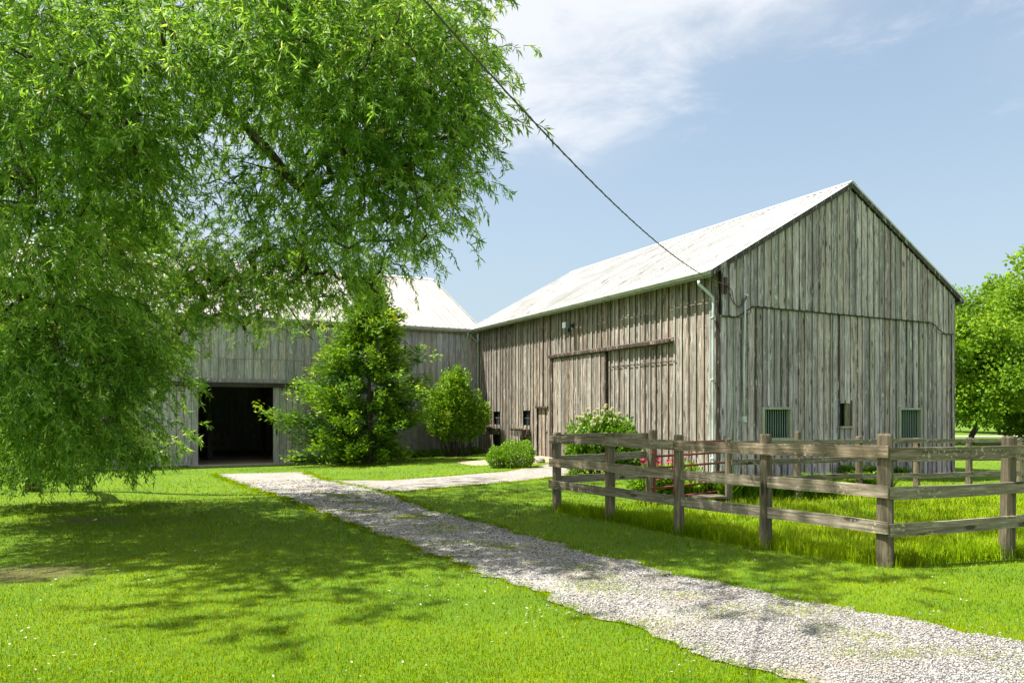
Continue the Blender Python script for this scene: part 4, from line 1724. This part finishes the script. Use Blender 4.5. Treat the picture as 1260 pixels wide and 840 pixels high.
        s = np.clip((np.arange(nl)[None] + RNG.random((nt, nl))) / nl, 0, 1)
        base = S[:, None] + outd[:, None] * (ln[:, None] * (s - .42 * s ** 2))[..., None]
        base[..., 2] -= ln[:, None] * (-.05 * s + .30 * s ** 2)
        tang = outd[:, None] * (1 - .84 * s)[..., None] + np.array((0, 0, -1.)) * (-.05 + .60 * s)[..., None]
        D = norm(norm(tang) * .7 + RNG.normal(0, .55, (nt, nl, 3)) + np.array((0, 0, -.24)))
        L_ = RNG.uniform(.07, .14, nt * nl) * fl
        cl_t = RNG.normal(0, .17, nt)[:, None] + RNG.normal(0, .10) + RNG.random((nt, nl)) * .55 + .14
        v, f = leaf_quads(base.reshape(-1, 3), D.reshape(-1, 3), L_, L_ * RNG.uniform(.15, .22, nt * nl), fold=.06)
        parts.append((v, f, np.clip(cl_t.ravel(), 0, 1)))
    crown = foliage_obj('crown', parts, M['willow'], root)
    me = mesh_np('twigs', np.concatenate(stems_v), np.concatenate(stems_f))
    o_ = link('twigs', me, M['bark'], root); o_.location = -Vector(root.location)
    o_['kind'] = 'stuff'
    gm, gr = sk.tubes(tip=.0085, expo=2.15, sides=8, rmax=.42)
    for nm, g_ in (('trunk', gm), ('limbs', gr)):
        ob = g_.build(nm if nm == 'trunk' else 'branches', M['bark'], root, smooth=True)
        ob.location = -Vector(root.location)


RNG = np.random.default_rng(101)
willow()


def broad_tree(name, label, group, x, y, h, rx, z0, leaf, n_leaf, mat, stems=1, seed=0, trunk_r=.3, nblob=26, spread=.4):
    rg = np.random.default_rng(seed)
    root = empty(name, (x, y, gzf(x, y)))
    tag(root, label, 'tree', group)
    zz = gzf(x, y)
    base = [(x, y, zz - .3), (x, y, zz + .5), (x + .05, y, zz + z0 * .8)]
    sk = Skeleton(base)
    if stems > 1:
        for k in range(stems):
            a = 2 * math.pi * k / stems + .5
            sk.connect(np.array((x + math.cos(a) * rx * spread, y + math.sin(a) * rx * spread, zz + z0 + 1.4)), arch=-.06, steps=5, lo=1)
    zc = zz + (z0 + h) / 2
    hz = (h - z0) / 2
    parts = []
    cs = []
    while len(cs) < nblob:
        v_ = rg.normal(0, 1, 3); v_ /= np.linalg.norm(v_)
        rad = rg.uniform(.35, .92)
        taper = 1 - .32 * max(v_[2], 0)
        c = np.array((x + v_[0] * rx * rad * taper, y + v_[1] * rx * rad * taper, zc + v_[2] * hz * rad))
        if all(np.linalg.norm(c - q) > .22 * rx for q in cs):
            cs.append(c)
    cs.sort(key=lambda c: np.linalg.norm(c - np.array((x, y, zz + z0))))
    for c in cs:
        sk.connect(c, arch=.08, steps=5, jit=.25, lo=1)
        br = rx * rg.uniform(.24, .36)
        n_ = int(n_leaf / nblob)
        d_ = norm(rg.normal(0, 1, (n_, 3)))
        rr = br * rg.random(n_) ** .45
        # clumps inside the blob
        lump = 1 + .25 * np.sin(d_[:, 0] * 5 + c[0]) * np.sin(d_[:, 1] * 5 + c[1]) + .2 * np.sin(d_[:, 2] * 8)
        P_ = c + d_ * (rr * lump)[:, None] * np.array((1, 1, .78))
        D_ = norm(d_ * .7 + rg.normal(0, .6, (n_, 3)) + np.array((0, 0, -.25)))
        L_ = leaf * rg.uniform(.7, 1.3, n_)
        v, f = leaf_quads(P_, D_, L_, L_ * .72, S=norm(rg.normal(0, 1, (n_, 3)) + np.array((0, 0, .2))), fold=.08)
        tone = np.clip(rg.beta(2.2, 2, n_) * .75 + rg.normal(0, .10) + .15, 0, 1)
        parts.append((v, f, tone))
    foliage_obj('crown', parts, mat, root)
    gm, gr = sk.tubes(tip=.035, expo=2.2, sides=8, rmax=trunk_r)
    for nm, g_ in (('trunk', gm), ('branches', gr)):
        ob = g_.build(nm, M['bark'], root, smooth=True)
        ob.location = -Vector(root.location)
    return root


broad_tree('maple_tree', 'bright green broad tree just right of the gable with several low stems', 'trees beyond the paddock',
           26.7, 42.5, 9.3, 4.3, .7, .18, 38000, M['maple'], stems=5, seed=3, trunk_r=.28, nblob=40, spread=.32)
broad_tree('maple_tree', 'dense green tree with foliage to the ground at the right picture edge', 'trees beyond the paddock',
           31.6, 44.5, 10.5, 4.2, .5, .18, 32000, M['maple'], stems=1, seed=4, trunk_r=.3, nblob=34)
broad_tree('maple_tree', 'taller green tree at the right picture edge behind the first', 'trees beyond the paddock',
           35.5, 49.0, 13.2, 5.0, 2.0, .30, 20000, M['maple'], stems=1, seed=5, trunk_r=.35, nblob=30)
broad_tree('maple_tree', 'dark wide tree standing far behind the right trees', 'trees beyond the paddock',
           44.0, 66.0, 11.0, 6.5, 1.5, .40, 11000, M['hydrangea'], stems=1, seed=8, trunk_r=.35, nblob=26)
broad_tree('maple_tree', 'low bushy tree filling the gap beside the gable far off', 'trees beyond the paddock',
           40.5, 72.0, 6.5, 6.5, .8, .36, 9000, M['maple'], stems=1, seed=9, trunk_r=.3, nblob=20)
broad_tree('yard_tree', 'yellow green tree glimpsed behind the willow at the left edge', 'trees behind the willow',
           -25.5, 33.0, 11.5, 5.2, 1.5, .26, 15000, M['maple'], stems=1, seed=12, trunk_r=.3, nblob=28)
broad_tree('yard_tree', 'bright tree seen through the willow left of the barn wing roof', 'trees behind the willow',
           -19.5, 36.5, 13.0, 4.0, 2.5, .26, 13000, M['maple'], stems=1, seed=14, trunk_r=.3, nblob=24)

# far woods round the horizon
rg = np.random.default_rng(21)
n = 26000
ang = rg.uniform(R(20), R(160), n)
dist = rg.uniform(150, 230, n)
hgt = (7 + 3.5 * np.sin(ang * 23) + 2.5 * np.sin(ang * 57 + 1)) * rg.random(n) ** .6
P = np.stack([dist * np.cos(ang), dist * np.sin(ang), hgt - .3], -1)
L_ = rg.uniform(1.0, 2.2, n)
v, f = leaf_quads(P, norm(rg.normal(0, 1, (n, 3))), L_, L_ * .8)
o = link('distant_woods', mesh_np('distant_woods', v, f, np.repeat(rg.beta(2, 2, n), 4)), M['woods'])
tag(o, 'low line of distant woods on the horizon', 'woods', kind='stuff')


def cedar():
    x, y = -5.15, 25.1
    zz = gzf(x, y)
    root = empty('cedar_tree', (x, y, zz))
    tag(root, 'broad dark green conifer with bright tips before the barn wing', 'tree')
    rg = np.random.default_rng(33)
    sk = Skeleton([(x + .3, y, zz - .2), (x + .3, y, zz + 1), (x + .25, y, zz + 2.5), (x + .2, y, zz + 4), (x + .15, y, zz + 5.3), (x + .1, y, zz + 6.0)])
    parts = []
    H = 6.15
    tips = []
    for k in range(430):
        h = rg.random() ** .8
        z = h * H
        # half width by height, skewed out low on the left
        wid = np.interp(h, [0, .08, .25, .42, .6, .75, .88, 1], [1.7, 2.0, 2.35, 2.3, 1.85, 1.35, .8, .2]) * (1 + .2 * math.sin(z * 5.5) + .1 * math.sin(k * 1.7))
        a = rg.random() * 2 * math.pi
        rr = wid * rg.uniform(.45, 1.06)
        ox = math.cos(a) * rr + .30 * h
        tips.append((ox, math.sin(a) * rr, z))
    # the long low branch reaching left over the open door leaf
    tips += [(-3.05, -.7, 1.75), (-2.75, -.6, 1.5), (-2.5, -.6, 1.2), (-2.9, -.65, 1.65), (-2.2, -.6, .9), (-2.6, -.7, 1.4), (-2.0, -.6, .7), (-3.2, -.75, 1.9)]
    for (ox, oy, oz) in tips:
        tip_ = np.array((x + ox, y + oy, zz + oz))
        start = np.array((x + .2, y, zz + max(.3, oz - .35 * math.hypot(ox, oy))))
        nn = 13
        s = rg.uniform(.45, 1.02, nn)
        bp = start * (1 - s[:, None]) + tip_ * s[:, None]
        bp[:, 2] += .18 * np.sin(s * 3.0)
        bdir = norm(np.array([(ox, oy, .15)]))[0]
        # fans of scale leaf sprays
        m_ = 11
        P_ = np.repeat(bp, m_, 0) + rg.normal(0, .10, (nn * m_, 3))
        plane = norm(np.cross(np.repeat([bdir], nn, 0), rg.normal(0, .5, (nn, 3)) + np.array((0, 0, 1))))
        fan = rg.uniform(-1.1, 1.1, (nn, m_))
        D_ = (np.cos(fan)[..., None] * bdir + np.sin(fan)[..., None] * plane[:, None]).reshape(-1, 3)
        D_ = norm(D_ + rg.normal(0, .22, D_.shape) + np.array((0, 0, .12)))
        L_ = rg.uniform(.09, .20, nn * m_)
        v, f = leaf_quads(P_, D_, L_, L_ * .34, fold=.04)
        # sprays turn paler towards the branch ends
        tone = np.clip(np.repeat((s - .45) / .6, m_) ** 1.5 * .75 + rg.normal(0, .12, nn * m_) + rg.normal(0, .09) + .05, 0, 1)
        parts.append((v, f, tone))
        if rg.random() < .35:
            sk.connect(tip_ * .9 + start * .1, arch=.05, steps=3, jit=.1, lo=1)
    foliage_obj('crown', parts, M['cedar'], root)
    gm, gr = sk.tubes(tip=.012, expo=2.2, sides=6, rmax=.2)
    for nm, g_ in (('trunk', gm), ('branches', gr)):
        ob = g_.build(nm, M['bark'], root, smooth=True)
        ob.location = -Vector(root.location)


cedar()


def shrub(name, label, cat, x, y, blobs, n_leaf, leaf, mat, stems, seed, group=None, ratio=.55, shell=.35, flat=.0, extra=None):
    """blobs: (dx,dy,z,rx,ry,rz)"""
    rg = np.random.default_rng(seed)
    zz = gzf(x, y)
    root = empty(name, (x, y, zz))
    tag(root, label, cat, group)
    vol = np.array([b_[3] * b_[4] * b_[5] for b_ in blobs]) ** (2 / 3)
    parts = []
    g = G()
    for b_, w_ in zip(blobs, vol / vol.sum()):
        n_ = int(n_leaf * w_)
        c = np.array((x + b_[0], y + b_[1], zz + b_[2]))
        rad = np.array(b_[3:6])
        d_ = norm(rg.normal(0, 1, (n_, 3)))
        rr = rg.random(n_) ** shell
        lump = 1 + .10 * np.sin(d_[:, 0] * 7 + seed) + .10 * np.sin(d_[:, 2] * 9 + d_[:, 1] * 6)
        P_ = c + d_ * rad * (rr * lump)[:, None]
        D_ = norm(d_ * .6 + rg.normal(0, .5, (n_, 3)) + np.array((0, 0, .35)))
        L_ = leaf * rg.uniform(.6, 1.3, n_)
        ok = P_[:, 2] > zz + .02
        v, f = leaf_quads(P_[ok], D_[ok], L_[ok], L_[ok] * ratio, fold=.06)
        parts.append((v, f, np.clip(rg.beta(2, 2, ok.sum()) * .8 + rg.normal(0, .05) + .1 * rr[ok], 0, 1)))
    foliage_obj('foliage', parts, mat, root)
    for k in range(stems):
        b_ = blobs[k % len(blobs)]
        a = rg.random() * 6.28
        q = np.array((b_[0] + math.cos(a) * b_[3] * .6, b_[1] + math.sin(a) * b_[4] * .6, b_[2] + b_[5] * .4))
        s0 = np.array((b_[0] * .5 + rg.normal(0, .12), b_[1] * .5 + rg.normal(0, .1), -.05))
        g.tube([s0, s0 * .5 + q * .5 + np.array((0, 0, .05)), q], [.022, .015, .007], 5)
    g.build('stems', M['bark'], root)
    return root, zz


# multi stemmed shrub by the wing
shrub('tall_shrub', 'upright bright green shrub with bare lower stems at the inner barn corner', 'shrub', -2.15, 27.6,
      [(-.2, 0, 2.5, .55, .5, .75), (.15, 0, 2.75, .45, .45, .55), (-.65, 0, 1.9, .55, .5, .7), (.5, .1, 1.9, .6, .5, .65), (.95, 0, 1.55, .45, .4, .5),
       (-.1, -.1, 1.55, .75, .55, .65), (-.75, 0, 1.25, .4, .4, .45), (.75, 0, 1.15, .4, .4, .4), (.05, 0, 3.15, .2, .2, .3), (-.3, -.2, 1.0, .5, .4, .45), (.45, -.2, .95, .45, .35, .4), (0, -.15, 2.1, .6, .45, .6)],
      17000, .10, M['shrub'], 34, 41)
# round bush
shrub('round_bush', 'low dense round green bush beside the tan earth ramp', 'bush', .05, 21.2,
      [(.08, 0, .38, .58, .5, .40), (-.45, .1, .28, .36, .35, .32)], 9000, .055, M['shrub'], 8, 42, ratio=.6, shell=.22)
# low growth under the far right trees
shrub('lilac_bush', 'wide low bush under the trees at the right picture edge', 'bush', 30.6, 43.2,
      [(0, 0, 1.3, 2.0, 1.4, 1.2), (2.2, .4, 1.2, 1.8, 1.3, 1.1), (4.4, .2, 1.4, 1.9, 1.3, 1.3)], 9000, .20, M['maple'], 8, 46, ratio=.7)
# hydrangea
hyd, hz_ = shrub('hydrangea_bush', 'big leafy bush with cream flower heads behind the fence before the long wall', 'bush', 2.35, 18.9,
                 [(0, 0, .75, .85, .6, .62), (.45, 0, .95, .5, .5, .55), (-.5, 0, .85, .5, .5, .55), (-.15, 0, 1.1, .45, .4, .42), (.15, .1, 1.25, .3, .3, .35), (.6, -.1, .5, .5, .45, .45), (-.6, -.1, .45, .45, .4, .42)],
                 10000, .10, M['hydrangea'], 20, 43)
rg = np.random.default_rng(5)
g = G()
for k in range(16):
    u_ = rg.random() * 6.28; v_ = rg.random() * .9
    g.tube([(rg.uniform(-.5, .5) * .02, 0, -.02), (rg.normal(0, .01), 0, .05), (rg.normal(0, .01), 0, .10), (0, 0, .16)][:3] if k == 0 else
           [(math.cos(u_) * .03, math.sin(u_) * .03, v_ * .10), (math.cos(u_) * .05, math.sin(u_) * .05, v_ * .10 + .03)], .018, 5)
fm = g.mesh('flower_head')
fm.materials.append(M['bloom'])
for k in range(60):
    a = rg.random() * 6.28
    rr = rg.random() ** .6
    dx, dy = math.cos(a) * rr * .9, math.sin(a) * rr * .5
    z = 1.62 - .55 * rr ** 2 + rg.normal(0, .07) - .15 * (dx > .5)
    o_ = link('flower_head', fm, None, hyd, (dx, dy, z), rg.random() * 6)
    o_.scale = (.8, .8, .8)

# pink flowers near the gate
def peony(name, label, x, y, nf, seed):
    po, _ = shrub(name, label, 'flower', x, y, [(0, 0, .32, .36, .3, .30), (.2, .05, .25, .3, .25, .25), (-.22, 0, .24, .28, .25, .24)], 2600, .10, M['strap'], 6, seed, ratio=.35)
    rg_ = np.random.default_rng(seed)
    for k in range(nf):
        g = G()
        a = rg_.random() * 6.28
        rr = rg_.random()
        cx, cy, cz = math.cos(a) * rr * .42, math.sin(a) * rr * .25 - .12, rg_.uniform(.28, .74)
        for j in range(9):
            an_ = j * 2.4
            tl = .4 + .07 * j
            dx, dy = math.cos(an_), math.sin(an_)
            r1 = .045
            sx_, sy_ = -dy * .03, dx * .03
            g.v += [(0, 0, 0), (dx * r1 * .7 + sx_, dy * r1 * .7 + sy_, r1 * tl * .6), (dx * r1, dy * r1, r1 * tl), (dx * r1 * .7 - sx_, dy * r1 * .7 - sy_, r1 * tl * .6)]
            n_ = len(g.v) - 4
            g.f.append((n_, n_ + 1, n_ + 2, n_ + 3))
        fl_ = g.build('flower', M['pink'], po, (cx, cy, cz), 0)
        fl_.rotation_euler = (R(50), rg_.uniform(-.5, .5), 0)


peony('flowering_plant', 'leafy clump with bright pink blooms between leaning post and red gate', 2.70, 13.75, 13, 51)
peony('flowering_plant', 'small clump with a few pink blooms behind the third fence post', 3.35, 14.5, 8, 52)


def strap_clump(x, y, h, n_, seed, label, mat='strap', group='strap leaved clumps along the far fence'):
    rg_ = np.random.default_rng(seed)
    g_ = []
    zz = gzf(x, y)
    a = rg_.random(n_) * 2 * np.pi
    b0 = np.stack([rg_.normal(0, .11, n_), rg_.normal(0, .09, n_), np.zeros(n_)], -1)
    L_ = h * rg_.uniform(.7, 1.25, n_)
    out_d = np.stack([np.cos(a), np.sin(a), 0 * a], -1)
    side = np.stack([-np.sin(a), np.cos(a), 0 * a], -1)
    w_ = .019 * rg_.uniform(.7, 1.3, n_)
    rows = []
    for s, ww_ in ((0, .7), (.35, 1), (.7, .8), (1, .1)):
        q = b0 + out_d * (L_ * (.10 * s + .62 * s * s))[:, None]
        q[:, 2] += L_ * (1.15 * s - .50 * s * s)
        rows.append((q - side * (w_ * ww_)[:, None], q + side * (w_ * ww_)[:, None]))
    V = np.stack([r_ for pr in rows for r_ in pr], 1).reshape(-1, 3)
    i = np.arange(n_) * 8
    F = np.concatenate([np.stack([i + 2 * k, i + 2 * k + 1, i + 2 * k + 3, i + 2 * k + 2], -1) for k in range(3)])
    me = mesh_np('daylily_clump', V, F, np.repeat(np.clip(rg_.beta(2, 2, n_), 0, 1), 8))
    o_ = link('daylily_clump', me, M[mat], None, (x, y, zz))
    tag(o_, label, 'plant', group)


lab = ['strap leaved clump at the foot of the gate end post', 'arching leaf clump right of the first far post', 'dense dark leaf clump below the left barred window',
       'leaf clump midway between the first two far posts', 'leafy clump just left of the second far post', 'leafy clump just right of the second far post',
       'spreading leaf clump past the second far post', 'leaf clump midway to the third far post', 'lower leaf clump left of the third far post',
       'leafy clump touching the third far post', 'small clump right of the third far post', 'last small leaf clump behind the corner post',
       'leaf clump under the red gate near its free end', 'leaf clump under the middle of the red gate']
for k in range(12):
    q = k / 11
    px_, py_ = 4.02 + q * 3.35 + random.uniform(-.06, .06), 13.42 + q * 1.25 + random.uniform(-.08, .08)
    strap_clump(px_, py_, random.uniform(.46, .60), 190, 60 + k, lab[k])
strap_clump(3.75, 14.35, .5, 170, 81, lab[12])
strap_clump(3.30, 13.9, .46, 150, 82, lab[13])
for k, (t_, lb) in enumerate(((4.2, 'dark weed clump at the gable foot under the slot window'), (4.9, 'small weed clump on the gable foot right of the slot window'),
                              (6.3, 'weed clump at the gable foot left of the right barred window'))):
    w_ = gable.world(t_, -.35)
    strap_clump(w_[0], w_[1], .42, 90, 90 + k, lb, 'hydrangea', 'weeds at the gable foot')

# ground cover at the wing foot
P = []
for k in range(7000):
    t_ = random.uniform(.2, 7.5)
    w_ = wingw.world(XT(t_), -.1 - abs(random.gauss(0, .35)))
    P.append(w_)
P = np.array(P)
n = len(P)
Pz = np.concatenate([P, (gz(P[:, 0], P[:, 1]) + RNG.random(n) * .22)[:, None]], -1)
v, f = leaf_quads(Pz, RNG.normal(0, 1, (n, 3)) + np.array((0, 0, .6)), RNG.uniform(.06, .12, n), .05)
o = link('ground_cover', mesh_np('ground_cover', v, f, np.repeat(RNG.beta(2, 2.5, n), 4)), M['hydrangea'])
tag(o, 'low dark leafy ground cover along the foot of the barn wing', 'ground cover', kind='stuff')
# green growth on the long wall foot behind the gate
P = np.array([left_wall_pt(random.uniform(.4, 4.2), .25 + abs(random.gauss(0, .5))) for _ in range(4500)])
n = len(P)
Pz = np.concatenate([P, (gz(P[:, 0], P[:, 1]) + RNG.random(n) * .26)[:, None]], -1)
v, f = leaf_quads(Pz, RNG.normal(0, 1, (n, 3)) + np.array((0, 0, .6)), RNG.uniform(.06, .12, n), .05)
o = link('ground_cover', mesh_np('ground_cover', v, f, np.repeat(RNG.beta(2, 2.5, n), 4)), M['strap'])
tag(o, 'leafy ground cover at the foot of the long wall behind the gate', 'ground cover', kind='stuff')

for o in bpy.data.objects:
    if '_o' in o:
        del o['_o']
tot = 0
for o in bpy.data.objects:
    if o.type == 'MESH':
        tot += len(o.data.loops) - 2 * len(o.data.polygons)
